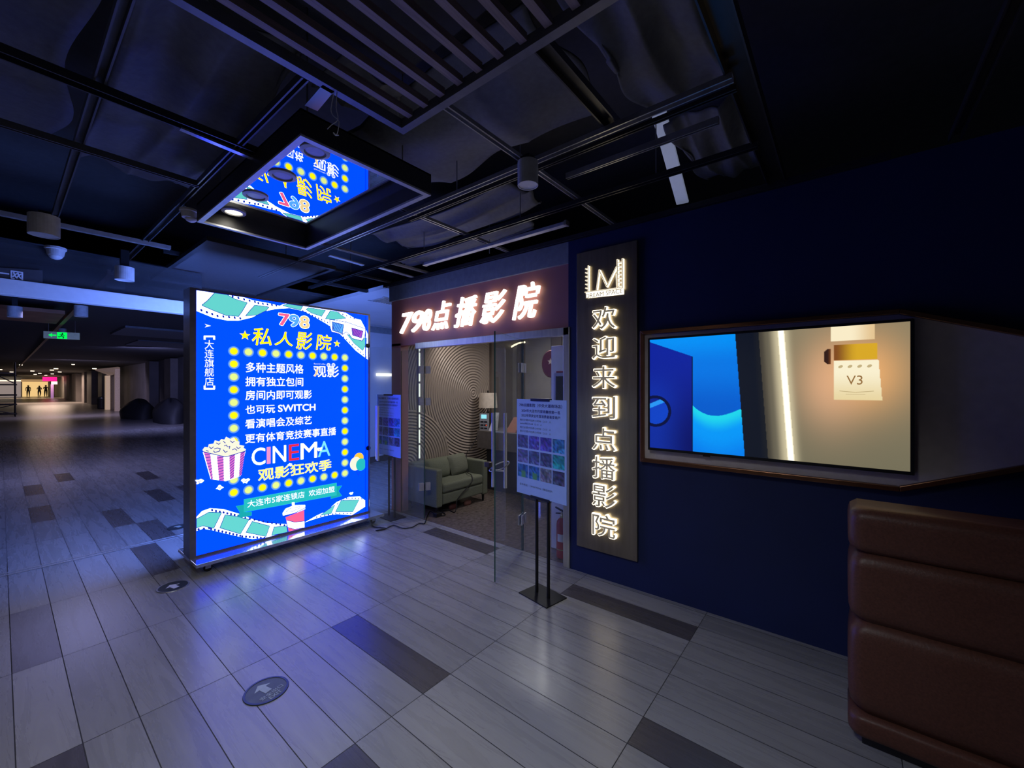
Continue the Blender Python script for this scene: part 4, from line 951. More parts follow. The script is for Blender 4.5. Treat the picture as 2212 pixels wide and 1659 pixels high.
# ============================================================ CEILING
cg = thing('ceiling_grid', 'exposed dark metal ceiling grid of crossing channel rails above the shop front', 'ceiling grid', (1.9, 2.4, 2.86))
def chan(ax, c, a, b, z=2.865, w=0.05, h=0.035, mt=M_RAIL, name='rail', lip=0.007):
    m = MB()
    hw = w/2
    pts = [(-hw, z), (-hw+lip, z), (-hw+lip, z+h-0.004), (hw-lip, z+h-0.004), (hw-lip, z), (hw, z), (hw, z+h), (-hw, z+h)]
    if ax == 'y': m.prism([(c+p[0], p[1]) for p in pts], 1, a, b)
    else: m.prism([(c+p[0], p[1]) for p in pts], 0, a, b)
    return m.build(name, mt, cg)
chan('y', 1.90, 0.36, 5.3, mt=M_RAILB, w=0.04, h=0.025); chan('y', 1.975, 0.36, 2.6, mt=M_RAIL, w=0.025, h=0.02); chan('y', 2.52, 0.36, 5.4, mt=M_RAIL, w=0.04, h=0.03); chan('y', 3.10, -0.2, 4.6, w=0.04)
for y, a, mt in ((1.45, 1.26, M_RAILB), (2.54, 1.82, M_RAILB), (3.74, 1.83, M_RAILB), (4.45, 1.2, M_RAIL)): chan('x', y, a, 3.14, 2.90, mt=mt, w=0.036, h=0.022)
chan('x', 0.34, 1.2, 3.15, 2.885, w=0.10, h=0.06); chan('x', 0.90, 1.28, 1.95, 2.89, w=0.07); chan('x', -0.45, 1.3, 3.15, 2.89, w=0.05); chan('y', 1.30, -1.6, 0.32, 2.9)
chan('x', 2.53, -2.5, 0.92, 2.875, w=0.06); chan('x', 3.22, -2.5, 0.80, 2.875, w=0.03, mt=mat('grey_rail_paint', (0.09, 0.09, 0.1), 0.45, 0.3)); chan('y', 0.80, 1.75, 3.7, 2.88, w=0.03); chan('y', 0.27, 0.9, 4.8, 2.91, w=0.04, mt=mat('grey_rail_paint', (0.09, 0.09, 0.1), 0.45, 0.3)); chan('x', 4.90, -2.5, 1.0, 2.875, w=0.04, mt=M_FRAMEW); chan('y', 0.82, 3.7, 6.5, 2.90, w=0.05)
chan('x', 5.15, 1.0, 3.2, 2.90, w=0.04); chan('y', 2.30, 0.5, 1.4, 2.94, w=0.025, mt=M_RAILB)
for (x, y) in ((1.90, 2.0), (2.52, 1.95), (2.52, 3.1), (3.0, 2.7), (2.52, 0.9), (1.9, 4.6), (2.52, 4.4)):
    MB().tube([(x, y, 2.90), (x, y, 3.62)], 0.004, 6).build('hanger_rod', M_RAILB, cg)
# canvas ducts
def sheet(label, x0, x1, y0, y1, z, amp, seed, along='x', sag=0.05, tilt=0.0):
    r = random.Random(seed); ph = [r.uniform(0, 6) for _ in range(8)]
    n1, n2 = 44, 44; vs = []; fs_ = []
    for j in range(n2+1):
        for i in range(n1+1):
            a, b = i/n1, j/n2; x = x0+(x1-x0)*a; y = y0+(y1-y0)*b
            s, t = (a, b) if along == 'x' else (b, a)
            d = abs(math.sin(3.1*t*2.2+ph[0]+0.5*math.sin(2*s+ph[1])))**0.6*amp+amp*0.7*math.sin(9*t+3.0*s+ph[2])*math.sin(3*s+ph[3])+amp*0.35*math.sin(17*t-5*s+ph[4])
            ed = 0.035*math.sin(11*b+ph[5])*(1 if a > 0.97 else 0)
            vs.append((x+ed, y+0.03*math.sin(9*a+ph[6])*(1 if b < 0.03 or b > 0.97 else 0), z+d-sag*math.sin(math.pi*s)+tilt*s))
    for j in range(n2):
        for i in range(n1): fs_.append((j*(n1+1)+i, (j+1)*(n1+1)+i, (j+1)*(n1+1)+i+1, j*(n1+1)+i+1))
    m = MB(); m.add(vs, fs_); o = m.build('canvas_duct', M_DUCT, smooth=True)
    so = o.modifiers.new('solid', 'SOLIDIFY'); so.thickness = 0.01
    return tag(o, label, 'duct', 'canvas covered ducts over the ceiling grid')
sheet('wrinkled grey canvas duct above the grid between slat frame and mirror tray', 1.30, 2.06, 0.98, 2.62, 3.10, 0.03, 3, 'x')
sheet('wrinkled grey canvas duct above the grid nearest the red fascia', 2.34, 2.82, 1.93, 3.70, 3.10, 0.025, 5, 'y')
sheet('small canvas duct end above the grid over the batten lamp', 2.84, 3.10, 2.2, 4.1, 3.05, 0.02, 9, 'y')
sheet('dark canvas duct above the grid behind the sloping white strip', 1.35, 2.30, 0.40, 0.86, 3.12, 0.03, 11, 'x')
sheet('torn canvas duct end above the grid over the navy wall', 2.42, 3.30, 0.42, 0.80, 3.10, 0.03, 13, 'x')
sheet('pale blue lit canvas duct above the exit floor marker', 0.32, 0.90, 1.95, 3.95, 3.10, 0.03, 17, 'y', 0.06)
sheet('dark canvas duct over the track near the white cylinder lamp', -1.6, 0.22, 1.75, 3.9, 3.12, 0.03, 19, 'y', 0.06)
sheet('canvas duct between mirror tray and slat frame', 0.95, 1.30, 1.72, 2.02, 3.06, 0.02, 23, 'y', 0.02)
# slat ceiling
st = thing('slat_ceiling', 'rectangular suspended ceiling frame filled with dark timber slats', 'ceiling panel', (0.6, 0.8, 2.86))
M_SLAT = mat('dark_timber', (0.24, 0.18, 0.165), 0.5, stretch=(1, 12, 12), scale=6, var=0.25)
m = MB(); m.box((-2.2, 1.675, 2.855), (1.262, 1.712, 2.90)); m.box((1.225, -2.2, 2.855), (1.262, 1.675, 2.90)); m.build('frame', mat('grey_frame_paint', (0.15, 0.15, 0.17), 0.4, 0.3), st)
for k in range(26):
    y = 1.60-0.112*k
    MB().box((-2.2, y-0.016, 2.875), (1.22, y+0.016, 2.905)).build('slat', M_SLAT, st)
m = MB(); m.box((-2.2, -2.2, 3.14), (1.25, 1.70, 3.16)); m.build('backing', M_CEIL, st)
# mirrored tray
mt_ = thing('mirror_tray', 'suspended dark square ceiling tray with mirror inside reflecting the light box', 'ceiling panel', (1.37, 3.0, 2.86))
TX0, TX1, TY0, TY1 = 0.88, 1.66, 1.975, 3.59
m = MB()
m.box((TX0, TY0, 2.78), (TX0+0.02, TY1, 2.90)); m.box((TX1-0.02, TY0, 2.78), (TX1, TY1, 2.90)); m.box((TX0+0.02, TY0, 2.78), (TX1-0.02, TY0+0.02, 2.90)); m.box((TX0+0.02, TY1-0.02, 2.78), (TX1-0.02, TY1, 2.90)); m.box((TX0, TY0, 2.89), (TX1, TY1, 2.90))
m.build('box', mat('tray_black', (0.02, 0.02, 0.024), 0.5), mt_)
m = MB(); w = 0.032
m.box((TX0, TY0, 2.77), (TX0+w, TY1, 2.782)); m.box((TX1-w, TY0, 2.77), (TX1, TY1, 2.782)); m.box((TX0+w, TY0, 2.77), (TX1-w, TY0+w, 2.782)); m.box((TX0+w, TY1-w, 2.77), (TX1-w, TY1, 2.782))
m.build('rim', M_FRAMEW, mt_)
m = MB(); m.box((TX0+0.02, TY0+0.02, 2.88), (TX1-0.02, TY1-0.02, 2.888)); m.build('mirror', mat('mirror_plate', (0.9, 0.9, 0.92), 0.0, 1.0, var=0.0), mt_)
for k, y in enumerate((2.24, 2.65, 3.07, 3.48)):
    dl = MB(); dl.lathe([(0.076, 2.879), (0.076, 2.872), (0.056, 2.868), (0.052, 2.878)], (1.075, y, 0), 36)
    d_ = dl.build('downlight', mat('downlight_ring', (0.42, 0.42, 0.44), 0.4), mt_)
    l_ = MB().lathe([(0.052, 2.876), (0.045, 2.8745), (0.004, 2.874)], (1.075, y, 0), 28).build('lens', emat('lit_lens', (1.0, 0.93, 0.72), 4.0) if k == 3 else mat('dull_lens', (0.3, 0.3, 0.32), 0.3), None); l_.parent = d_
lamp('tray_downlight', (1.075, 3.48, 2.868), (1.075, 3.48, 0), 6, (1.0, 0.93, 0.78), 0.05, 'SPOT', 160, 0.8)
for x in (TX0+0.1, TX1-0.1):
    for y in (TY0+0.15, TY1-0.15): MB().tube([(x, y, 2.90), (x, y, 3.62)], 0.004, 6).build('hanger_rod', M_RAILB, mt_)
# leaflet and loose wire
pl = [on_z(*p, 2.855) for p in ((697, 183), (722, 197), (686, 240), (658, 228))]
m = MB(); m.add([tuple(p) for p in pl]+[tuple(p+Vector((0, 0, 0.004))) for p in pl], [(0,1,2,3),(7,6,5,4),(0,4,5,1),(1,5,6,2),(2,6,7,3),(3,7,4,0)])
lf = m.build('printed_strip', vmat('printed_strip_colours', 1, False)); ca_ = lf.data.color_attributes.new('col', 'FLOAT_COLOR', 'POINT')
for i in range(8): ca_.data[i].color = (*[rgb(150, 190, 230), rgb(190, 205, 235), rgb(200, 160, 200), rgb(120, 130, 210)][i % 4], 1)
tag(lf, 'short pastel printed plastic strip hanging from the slat frame edge', 'strip')
wp = [on_z(*p, 2.86) for p in ((720, 198),)]+[Vector((0.90, 1.69, z)) for z in ()]
w0 = on_z(722, 200, 2.86)
def at_w(px_, py_): 
    return far(px_, py_, 1.765)
wps = [at_w(722, 198), at_w(715, 235), at_w(720, 250), at_w(732, 262), at_w(728, 290), at_w(720, 286), at_w(724, 292), at_w(732, 292)]
tag(MB().tube(smoothpath(wps, 3), 0.0018, 6).build('loose_wire', M_WHITE), 'thin pale loose wire dangling below the slat frame', 'wire')
wps = [at_w(728, 200), at_w(726, 232), at_w(730, 258), at_w(716, 270), at_w(707, 279)]
tag(MB().tube(smoothpath(wps, 3), 0.0018, 6).build('loose_wire', M_WHITE), 'short pale loose wire twisted beside the longer dangling one', 'wire')
# cylinder spotlights
M_SPOT = mat('spot_white', (0.55, 0.55, 0.56), 0.5); M_SPOTIN = mat('spot_reflector', (0.6, 0.6, 0.62), 0.35)
def spot(label, c, r, zt, zb):
    t = thing('cylinder_spotlight', label, 'spotlight', (c[0], c[1], zb), 'white surface cylinder spotlights')
    MB().lathe([(r*0.5, zt), (r, zt), (r, zb), (r*0.90, zb), (r*0.80, zb+0.03), (r*0.5, zb+0.05)], (c[0], c[1], 0), 28).build('housing', M_SPOT, t)
    MB().lathe([(r*0.9, zb+0.004), (r*0.55, zb+0.045), (0.005, zb+0.048)], (c[0], c[1], 0), 24).build('reflector', M_SPOTIN, t)
    MB().box((c[0]-0.03, c[1]-0.03, zt), (c[0]+0.03, c[1]+0.03, (zt+0.03 if zt > 2.8 else 2.9) if c[1] < 6.6 else max(3.05, zt))).build('bracket', M_BLACKMETAL, t)
spot('white cylinder spotlight hanging at the rail crossing before the navy wall', (1.84, 1.37), 0.057, 2.845, 2.715)
p = far(95, 490, 3.05); spot('wide white cylinder spotlight on the track ahead of the mirrored sign', (p.x, p.y), 0.083, 2.86, 2.715)
p = far(269, 592, 3.95); spot('white cylinder spotlight on the diagonal rail above the white header beam', (p.x, p.y), 0.071, 2.74, 2.615)
p = far(175, 672, 6.5); spot('white cylinder spotlight beyond the header beam above the green exit sign', (p.x, p.y), 0.08, 2.87, 2.70)
p = far(32, 685, 6.5); spot('white cylinder spotlight beyond the header beam at the orange ceiling patch', (p.x, p.y), 0.08, 2.86, 2.69)
p = far(135, 712, 10.2); spot('small distant cylinder spotlight directly above the green exit sign', (p.x, p.y), 0.07, 3.03, 2.90)
# cameras
def dome(label, c, z, r, tilt):
    t = thing('security_camera', label, 'camera', (c[0], c[1], z))
    MB().lathe([(r*1.15, z+r*1.5), (r*1.15, z+r*1.2), (r, z+r*1.1), (r*0.85, z+r*0.3), (r*0.4, z+r*0.22)], (c[0], c[1], 0), 24).build('housing', M_SPOT, t)
    m = MB(); m.lathe([(0.004, -r*0.62)]+[(r*0.78*math.sin(a), -r*0.62*math.cos(a)) for a in [0.3, 0.6, 0.9, 1.2, 1.55]]+[(r*0.5, r*0.1)], (c[0]+tilt, c[1], z+r*0.35), 20); m.build('dome', M_SPOTIN, t, smooth=True)
p = far(408, 470, 2.95); dome('white dome camera beside the corner of the mirror tray', (p.x, p.y), 2.79, 0.048, 0.012)
p = far(120, 548, 3.75); dome('white cone shaped camera under the track near the wide spotlight', (p.x, p.y), 2.77, 0.062, 0.0)
# batten lamp and sloping strip
bt = thing('batten_lamp', 'unlit slim grey batten lamp hanging above the shop front', 'lamp', (2.76, 2.5, 2.85))
MB().box((2.735, 1.69, 2.85), (2.785, 3.37, 2.878)).build('body', M_FRAMEW, bt, bevel=0.004)
for y in (1.67, 3.37): MB().box((2.735, y, 2.848), (2.785, y+0.02, 2.885)).build('end_cap', M_STEEL, bt)
tA, tB = Vector((2.39, 0.862, 3.29)), Vector((3.14, 0.925, 2.945))
dv = (tB-tA).normalized(); sd_ = Vector((0, 1, 0)); sd_ = (sd_-dv*sd_.dot(dv)).normalized(); up_ = dv.cross(sd_)
m = MB(); vs = []
for p in (tA, tB):
    for (a, b) in ((-0.042, -0.01), (0.042, -0.01), (0.042, 0.01), (-0.042, 0.01)): vs.append(tuple(p+sd_*a+up_*b))
m.add(vs, [(3,2,1,0),(4,5,6,7),(0,1,5,4),(1,2,6,5),(2,3,7,6),(3,0,4,7)])
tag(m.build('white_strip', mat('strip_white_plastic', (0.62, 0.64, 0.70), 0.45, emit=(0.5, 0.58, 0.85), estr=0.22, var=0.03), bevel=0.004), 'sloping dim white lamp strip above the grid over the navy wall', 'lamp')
# glossy trim lit blue
M_GLOSS = mat('gloss_white_metal', (0.7, 0.72, 0.75), 0.18, 0.8, var=0.03)
m = MB(); m.prism([(0.56, 2.872), (0.88, 2.862), (0.88, 2.878), (0.56, 2.88)], 1, 2.545, 2.575); tag(m.build('metal_strip', M_GLOSS), 'glossy metal strip shining blue under the dark beam near the tray', 'strip')
for (x0, x1, y, lb_) in ((2.03, 2.40, 3.92, 'glossy strip shining blue between grid rails behind the mirror tray'), (2.52, 3.02, 3.90, 'glossy strip shining blue between grid rails close to the grey fascia')):
    m = MB(); m.prism([(x0, 2.885), (x1, 2.872), (x1, 2.882), (x0, 2.895)], 1, y, y+0.05); tag(m.build('metal_strip', M_GLOSS), lb_, 'strip')
# mesh panel
mp_ = thing('mesh_ceiling_panel', 'square open mesh ceiling panel above the light box', 'ceiling panel', (1.7, 5.3, 2.87))
def mesh_mat():
    m = bpy.data.materials.new('punched_mesh'); m.use_nodes = True; nt = m.node_tree; b = nt.nodes['Principled BSDF']; N = nt.nodes.new; L = nt.links.new
    tc = N('ShaderNodeTexCoord'); ck = N('ShaderNodeTexBrick'); ck.offset = 0.5; ck.inputs['Scale'].default_value = 26
    ck.inputs['Color1'].default_value = (0.035, 0.035, 0.04, 1); ck.inputs['Color2'].default_value = (0.05, 0.05, 0.055, 1); ck.inputs['Mortar'].default_value = (0.13, 0.13, 0.14, 1); ck.inputs['Mortar Size'].default_value = 0.03
    L(tc.outputs['Object'], ck.inputs['Vector']); L(ck.outputs['Color'], b.inputs['Base Color']); b.inputs['Roughness'].default_value = 0.4; return m
MB().box((1.16, 4.33, 2.875), (2.24, 6.36, 2.885)).build('mesh', mesh_mat(), mp_)
m = MB(); m.box((1.12, 4.28, 2.86), (2.28, 4.33, 2.90)); m.box((1.12, 6.36, 2.86), (2.28, 6.41, 2.90)); m.box((1.12, 4.33, 2.86), (1.16, 6.36, 2.90)); m.box((2.24, 4.33, 2.86), (2.28, 6.36, 2.90)); m.build('frame', M_RAIL, mp_)

# ============================================================ PARTITION LINE AT THE MALL
pb = MB(); pb.box((-4, 5.56, 2.385), (1.42, 5.66, 2.52)); struct('trim_8', pb, M_WHITE, bevel=0.004)
struct('trim_9', MB().box((-4, 5.52, -0.001), (3.2, 5.54, 0.004)).box((-4, 5.58, -0.001), (3.2, 5.60, 0.004)), M_RAILB)
struct('window_3', MB().box((-4, 5.60, 2.52), (1.42, 5.612, 2.86)), glassmat('dark_tint_glass', (0.35, 0.36, 0.42)))
m = MB(); GS = Plane((0, 5.585, 0), (1, 0, 0), (0, -1, 0)); a = GS.px(-60, 604); b = GS.px(50, 575)
gs = thing('glass_sign', 'dark strip with pale reversed characters on the glass above the header beam', 'sign', (0.0, 5.58, 2.55))
GS.poly(m, [GS.px(-90, 603), GS.px(92, 613), GS.px(92, 584), GS.px(-90, 572)], 0, 0, 0.004); m.build('backing', mat('sign_grey', (0.07, 0.065, 0.07), 0.5), gs)
m = MB(); GS.text(m, '网一', 0, 0, 0.15, 0.07, 0, 0, 0.03); 
xs = [v[0] for v in m.v]; x_r = GS.px(50, 590)[0]; m.v = [(x_r-(v[0]-min(xs)), v[1]-0.003, v[2]+GS.px(30, 603)[1]) for v in m.v]; m.build('lettering', mat('sign_pale', (0.85, 0.85, 0.9), 0.5), gs)
# mall beyond
M_MALL = mat('mall_dark_wall', (0.13, 0.125, 0.14), 0.6, var=0.3, scale=0.7); M_MALLC = mat('mall_ceiling', (0.06, 0.06, 0.066), 0.7)
struct('wall_mall_right', MB().box((5.6, 12, 0), (5.9, 100, 3.3)), M_MALL)
struct('wall_mall_left', MB().box((-9, 20, 0), (-8.7, 104, 3.3)), M_MALL)
struct('wall_mall_end', MB().box((-9, 102, 0), (9, 102.3, 3.3)), M_MALL)
struct('ceiling_mall', MB().box((-9, 6.6, 3.05), (9, 102, 3.1)), M_MALLC)
for k, (y0, y1, xd) in enumerate(((21, 23.5, 5.35), (26, 27.2, 5.3), (30.0, 31.0, 5.2), (47, 49, 5.2), (52, 55, 5.1), (58, 60, 5.2), (64, 68, 5.1), (72, 75, 5.2))):
    struct('trim_%d' % (10+k), MB().box((xd, y0, 0), (5.6, y1, 3.0)), mat('mall_pier', (0.20, 0.18, 0.18), 0.6, var=0.2, scale=1))
# bright end shop
es = thing('lit_shop_front', 'bright warm lit shop wall at the far end of the mall behind three people', 'shop front', (3.5, 101, 0))
MB().box((2.25, 101.5, 0.0), (4.95, 101.7, 2.35)).build('wall_panel', emat('warm_lit_wall', (1.0, 0.66, 0.27), 0.85), es)
MB().box((2.1, 101.3, 2.35), (5.0, 101.7, 2.75)).build('soffit', emat('warm_soffit', (0.6, 0.36, 0.16), 0.6), es)
es2 = thing('dim_shop_front', 'dimmer grey lit shop front beside the bright warm wall', 'shop front', (1.0, 101, 0))
MB().box((-4.0, 101.5, 0.0), (2.1, 101.7, 2.4)).build('wall_panel', emat('grey_lit_wall', (0.42, 0.34, 0.32), 0.6), es2)
MB().box((-4.0, 101.2, 2.42), (2.1, 101.7, 2.62)).build('lit_band', emat('bright_band', (1.0, 0.85, 0.6), 1.4), es2)
ns = thing('neon_sign', 'hot pink neon sign over the far shop edge', 'sign', (4.7, 88, 2.4))
p0 = far(92, 815, 58); p1 = far(122, 823, 58)
MB().box((p0.x, p0.y-0.1, p1.z), (p0.x+1.35, p0.y+0.1, p0.z+0.05)).build('sign_band', emat('pink_neon', (2.2, 0.0, 0.25), 1.0), ns)
MB().box((p0.x, p0.y+0.1, p1.z-0.05), (p0.x+1.35, p0.y+0.2, p0.z+0.1)).build('backing', M_DARK, ns)
ws2 = thing('light_column', 'small white violet lit column under the pink neon sign', 'sign', (5.0, 88, 1.8))
p0 = far(111, 826, 57); MB().box((p0.x, p0.y, p0.z-0.25), (p0.x+0.55, p0.y+0.1, p0.z+0.1)).build('panel', emat('white_violet', (1.3, 1.1, 1.5), 1.0), ws2)
MB().box((p0.x-0.06, p0.y+0.02, 0.0), (p0.x+0.22, p0.y+0.1, p0.z-0.25)).build('post', emat('violet_post', (0.30, 0.16, 0.42), 0.6), ws2)
# people far away
M_CLOTH = mat('dark_clothing', (0.015, 0.015, 0.02), 0.8); M_SKIN = mat('skin', (0.25, 0.15, 0.11), 0.6); M_HAIR = mat('black_hair', (0.01, 0.008, 0.008), 0.5)
def person(label, c, pose, hgt):
    t = thing('person', label, 'person', (c[0], c[1], 0)); k = hgt/1.7
    me = bpy.data.meshes.new('body')
    J = {'pel': (0, 0, 0.95), 'sp': (0, 0.01, 1.15), 'ch': (0, 0.01, 1.36), 'nk': (0, -0.01, 1.48), 'hd': (0, -0.03, 1.60), 'ht': (0, -0.03, 1.68)}
    if pose == 0: arms = {1: [(0.2, 0, 1.40), (0.22, 0.03, 1.12), (0.21, -0.08, 0.90)], -1: [(-0.2, 0, 1.40), (-0.23, 0.02, 1.14), (-0.24, -0.1, 0.92)]}
    elif pose == 1: arms = {1: [(0.2, 0, 1.40), (0.23, 0.02, 1.14), (0.14, -0.2, 1.20)], -1: [(-0.2, 0, 1.40), (-0.23, 0.0, 1.15), (-0.12, -0.22, 1.24)]}
    else: arms = {1: [(0.2, 0, 1.40), (0.25, 0.02, 1.12), (0.2, -0.1, 0.92)], -1: [(-0.2, 0, 1.40), (-0.24, -0.02, 1.15), (-0.18, -0.2, 1.16)]}
    legs = {1: [(0.09, 0, 0.90), (0.10, -0.01, 0.48), (0.10, 0.02, 0.07), (0.11, -0.12, 0.03)], -1: [(-0.09, 0, 0.90), (-0.11, -0.02 if pose else -0.1, 0.48), (-0.12, 0.02, 0.07), (-0.13, -0.12, 0.03)]}
    if pose == 1: legs[1] = [(0.09, 0, 0.90), (0.12, -0.12, 0.5), (0.04, 0.05, 0.10), (0.05, -0.08, 0.05)]
    V_ = [J[n_] for n_ in ('pel', 'sp', 'ch', 'nk', 'hd', 'ht')]; R_ = [0.15, 0.135, 0.165, 0.055, 0.092, 0.075]; E_ = [(i, i+1) for i in range(5)]
    for s in (1, -1):
        b = len(V_); V_ += arms[s]; R_ += [0.055, 0.04, 0.03]; E_ += [(2, b), (b, b+1), (b+1, b+2)]
        hand = Vector(arms[s][2]); V_.append(tuple(hand+Vector((0, -0.03, -0.07 if pose == 0 else 0.02)))); R_.append(0.03); E_.append((b+2, b+3))
        b = len(V_); V_ += legs[s]; R_ += [0.105, 0.07, 0.045, 0.04]; E_ += [(0, b), (b, b+1), (b+1, b+2), (b+2, b+3)]
    me.from_pydata([(c[0]+v[0]*k, c[1]+v[1]*k, v[2]*k) for v in V_], E_, []); me.materials.append(M_CLOTH)
    o = bpy.data.objects.new('body', me); C.objects.link(o); o.parent = t; o.location = -Vector((c[0], c[1], 0))
    sk = o.modifiers.new('skin', 'SKIN'); sk.use_smooth_shade = True
    for i, sv in enumerate(me.skin_vertices[0].data): sv.radius = (R_[i]*k, R_[i]*k*(0.75 if i in (0, 1, 2) else 1)); sv.use_root = (i == 0)
    ss = o.modifiers.new('sub', 'SUBSURF'); ss.levels = 1; ss.render_levels = 1
    m = MB(); m.lathe([(0.01, 1.72*k), (0.07*k, 1.705*k), (0.102*k, 1.64*k), (0.098*k, 1.57*k), (0.06*k, 1.53*k)], (c[0], c[1], 0), 14); m.build('hair', M_HAIR, t, smooth=True)
for px_, pz_, w_, lb_, po, hh in ((61, 857, 64, 'person in dark clothes standing apart with arms hanging before the bright wall', 0, 1.78), (85, 857, 64, 'person in dark clothes with raised hands and one bent knee', 1, 1.72), (99, 855, 66, 'person in long dark clothes closest to the pink neon sign', 2, 1.82)):
    p = far(px_, 857, w_); person(lb_, (p.x, p.y), po, hh)
# scaffold
sc_ = thing('scaffold', 'dark metal scaffold tower standing in the mall', 'scaffold', (0.2, 34.5, 0))
xa, xb, ya, yb = -1.1, 0.52, 34.3, 35.4
for x in (xa, xb):
    for y in (ya, yb): MB().tube([(x, y, 0.0), (x, y, 2.9)], 0.03, 8).build('post', M_BLACKMETAL, sc_)
for z in (0.15, 0.65, 1.15, 1.7, 2.2):
    m = MB(); [m.tube([(xa, y, z), (xb+0.06, y, z)], 0.035, 8) for y in (ya, yb)]; [m.tube([(x, ya, z), (x, yb, z)], 0.03, 8) for x in (xa, xb)]; m.build('ledger', M_BLACKMETAL, sc_)
m = MB(); m.tube([(xa, ya, 0.15), (xb, ya, 0.65)], 0.025, 6); m.tube([(xb, ya, 0.15), (xa, ya, 0.65)], 0.025, 6); m.tube([(xb, ya, 1.75), (-0.1, ya, 2.2)], 0.03, 6); m.tube([(xa, ya, 1.75), (-0.45, ya, 2.2)], 0.03, 6); m.build('brace', M_BLACKMETAL, sc_)
MB().box((xa, ya, 2.28), (xb, yb, 2.34)).build('platform', M_DARK, sc_)
# exit sign
p = far(134, 725, 9.0)
ex = thing('exit_sign', 'hanging exit sign with green running figure square and arrow', 'sign', (p.x, p.y, p.z))
EXP = Plane((p.x, p.y, p.z), (0.97, -0.25, 0), (-0.25, -0.97, 0))
m = MB(); EXP.poly(m, [(-0.27, -0.075), (0.27, -0.075), (0.27, 0.075), (-0.27, 0.075)], 0.02, 0, 0.04); m.build('plate', mat('sign_plate', (0.25, 0.28, 0.3), 0.4, emit=(0.3, 0.5, 0.5), estr=0.10), ex)
m = MB(); EXP.poly(m, [(-0.07, -0.07), (0.08, -0.07), (0.08, 0.07), (-0.07, 0.07)], 0.022); EXP.poly(m, [(-0.20, 0.0), (-0.14, 0.045), (-0.15, 0.012), (-0.08, 0.012), (-0.08, -0.012), (-0.15, -0.012), (-0.14, -0.045)], 0.022); m.build('green_symbol', emat('exit_green', (0.0, 1.0, 0.10), 1.0), ex)
m = MB(); EXP.disc(m, 0.01, 0.045, 0.012, 0.024); EXP.line(m, [(0.01, 0.03), (-0.005, -0.01), (0.03, -0.03), (0.02, -0.06)], 0.016, 0.024); EXP.line(m, [(-0.005, -0.01), (-0.035, -0.035), (-0.055, -0.03)], 0.014, 0.024); EXP.line(m, [(-0.03, 0.015), (0.01, 0.022), (0.04, 0.0)], 0.012, 0.024); m.build('running_figure', mat('exit_dark_green', (0.0, 0.06, 0.02), 0.5), ex)
m = MB(); [m.tube([EXP.at(u, 0.075, 0), EXP.at(u, 3.05-p.z, 0)], 0.006, 6) for u in (-0.2, 0.2)]; m.build('hanger', M_RAILB, ex)
# distant exit light
p = far(39, 804, 48); tag(MB().box((p.x-0.32, p.y, p.z-0.09), (p.x+0.32, p.y+0.05, p.z+0.09)).box((p.x-0.02, p.y, p.z+0.09), (p.x+0.02, p.y+0.04, 3.05)).build('exit_lamp', emat('far_green', (0.05, 0.55, 0.22), 1.0)), 'faint green exit lamp far down the dark mall ceiling', 'sign')
# downlights far down the mall
M_FARL = emat('far_downlight', (1.0, 0.86, 0.62), 5.0)
for i, (px_, py_) in enumerate(((0, 799), (25, 804), (45, 789), (70, 802), (86, 807), (99, 811), (112, 800), (121, 797), (129, 804), (76, 809), (113, 808), (158, 788), (204, 797), (397, 794))):
    z = 3.0; w_ = (z-EYE)*FPX/(835-py_); p = far(px_, py_, w_); r = 0.07 if w_ < 32 else 0.12
    tag(MB().lathe([(r, z+0.04), (r, z), (0.01, z)], (p.x, p.y, 0), 14).build('recessed_downlight', M_FARL), 'tiny glowing warm downlight in the dark far mall ceiling', 'downlight', 'downlights in the far mall ceiling')
p = far(369, 800, 22); tag(MB().box((p.x, p.y, p.z-0.05), (p.x+0.85, p.y+0.1, p.z)).build('light_strip', emat('far_strip', (1.1, 1.0, 1.0), 2.0)), 'short bright white strip lamp on the dim mall wall near the light box', 'lamp')
# portal and bin
pr = thing('doorway_portal', 'pale projecting doorway portal with slanted top on the mall side', 'portal', (4.9, 41, 0))
M_PORT = mat('portal_cream', (0.55, 0.48, 0.44), 0.6, emit=(0.5, 0.33, 0.26), estr=0.16)  # light falling on the portal is put in as faint emission
a = far(233, 884, 28.5); b = far(252, 887, 27.0)
MB().box((a.x-0.10, a.y, 0), (a.x+0.12, a.y+0.5, 2.35)).build('post', mat('portal_lit_post', (0.7, 0.6, 0.5), 0.6, emit=(0.9, 0.62, 0.42), estr=0.35), pr); MB().box((b.x-0.12, b.y-0.3, 0), (b.x+0.12, b.y, 2.75)).build('post', M_PORT, pr)  # first post is a lit copy, its light put into colour and emission
MB().box((a.x-0.02, a.y+0.5, 0), (b.x+0.3, a.y+0.6, 2.5)).build('back_panel', mat('portal_back', (0.22, 0.2, 0.22), 0.6), pr)
m = MB(); m.add([(a.x-0.55, a.y+0.8, 2.72), (a.x+0.1, a.y, 2.35), (b.x+0.12, b.y-0.3, 2.5), (b.x+0.12, b.y, 2.85), (a.x-0.55, a.y+0.8, 2.8), (a.x+0.1, a.y, 2.45), (b.x+0.12, b.y-0.3, 2.85), (b.x+0.1, b.y+0.3, 2.9)], [(0,1,2,3), (7,6,5,4), (0,4,5,1), (1,5,6,2), (2,6,7,3), (3,7,4,0)]); m.build('slanted_top', M_PORT, pr)
p = far(220, 882, 30.0); bn = thing('litter_bin', 'dark upright litter bin beside the pale portal post', 'bin', (p.x, p.y, 0))
MB().lathe([(0.22, 0), (0.24, 0.03), (0.24, 0.72), (0.21, 0.74)], (p.x, p.y, 0), 20).build('body', M_DARK, bn); MB().lathe([(0.22, 0.74), (0.23, 0.80), (0.12, 0.86), (0.01, 0.87)], (p.x, p.y, 0), 20).build('lid', M_STEEL, bn)
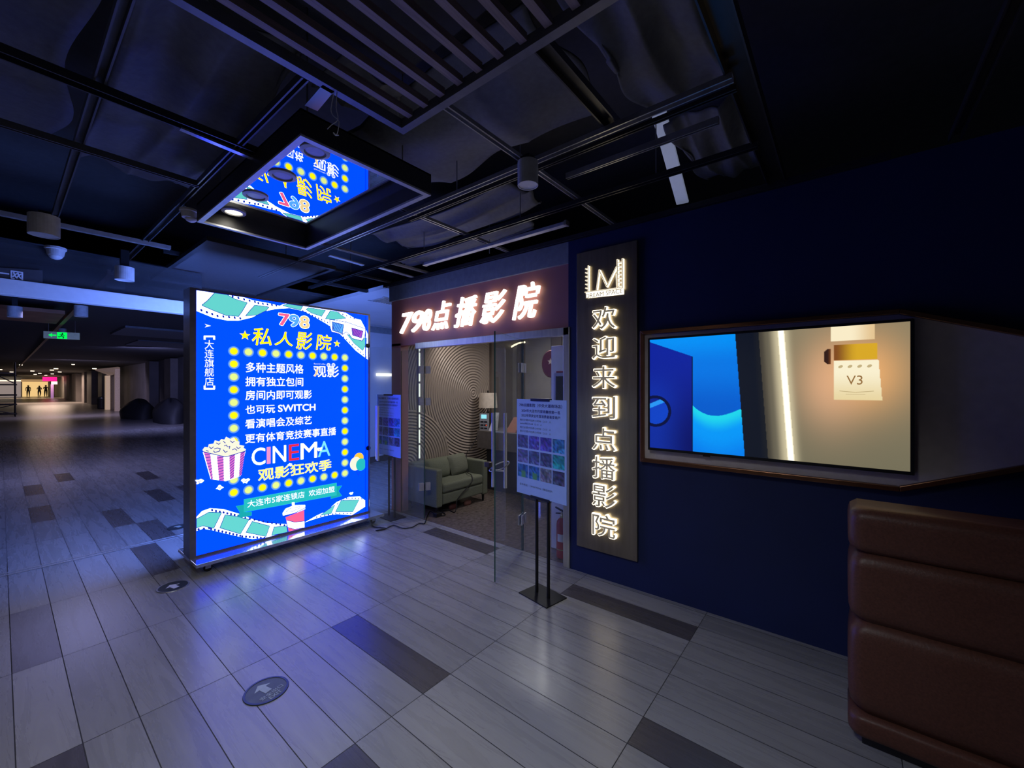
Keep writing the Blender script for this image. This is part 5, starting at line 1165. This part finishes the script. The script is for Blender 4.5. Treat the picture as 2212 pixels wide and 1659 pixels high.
# covered heap by the mall wall and hanging slabs
hp_ = far(330, 905, 18.5)
for i, (px_, py_, w_, sx, sz, lb_) in enumerate(((300, 902, 21, 0.9, 1.0, 'low dark covered heap by the mall wall next to the portal'), (370, 908, 18.5, 0.85, 1.1, 'larger dark covered heap by the mall wall close to the light box'))):
    p = far(px_, py_, w_); m = MB(); n1, n2 = 20, 10; vs = []
    for j in range(n2+1):
        for k in range(n1):
            a = 2*math.pi*k/n1; b = math.pi/2*j/n2; rr = 1+0.12*math.sin(3*a+i)+0.08*math.sin(5*b+2*a)
            vs.append((p.x+sx*0.7*rr*math.cos(a)*math.cos(b), p.y+sx*1.6*rr*math.sin(a)*math.cos(b), sz*math.sin(b)**0.7*(0.9+0.1*math.sin(4*a))))
    m.add(vs, [(j*n1+k, j*n1+(k+1) % n1, (j+1)*n1+(k+1) % n1, (j+1)*n1+k) for j in range(n2) for k in range(n1)])
    tag(m.build('covered_heap', M_DARK, smooth=True), lb_, 'heap')
for i, (px_, py_, w_, lb_) in enumerate(((320, 716, 10.5, 'grey hanging ceiling slab in the mall, upper of two near the light box'), (335, 741, 13.5, 'grey hanging ceiling slab in the mall, lower of two near the light box'))):
    p = far(px_, py_, w_); tag(MB().box((p.x-0.5, p.y-0.5, p.z), (p.x+1.3, p.y+1.6, p.z+0.06)).build('ceiling_slab', mat('slab_grey', (0.2, 0.2, 0.22), 0.6)), lb_, 'ceiling panel')
p = far(55, 658, 6.9); tag(MB().box((p.x-1.2, p.y, 2.87), (p.x+0.45, p.y+1.8, 2.93)).build('ceiling_board', mat('orange_board', (0.33, 0.15, 0.08), 0.6, var=0.2, scale=3)), 'orange brown ceiling board just beyond the white header beam', 'ceiling panel')
ml = thing('mall_rail', 'long ceiling rail tinted with warm light running down the mall past the exit sign', 'rail', (0.8, 20, 2.9))
MB().box((0.80, 6.8, 2.93), (0.86, 46, 2.99)).build('bar', mat('warm_lit_rail', (0.30, 0.17, 0.11), 0.5, 0.3), ml)  # warm lamp light is put into the rail's orange-brown colour
for y in (9, 15, 22, 30, 40): MB().tube([(0.83, y, 2.99), (0.83, y, 3.05)], 0.01, 6).build('hanger', M_RAILB, ml)
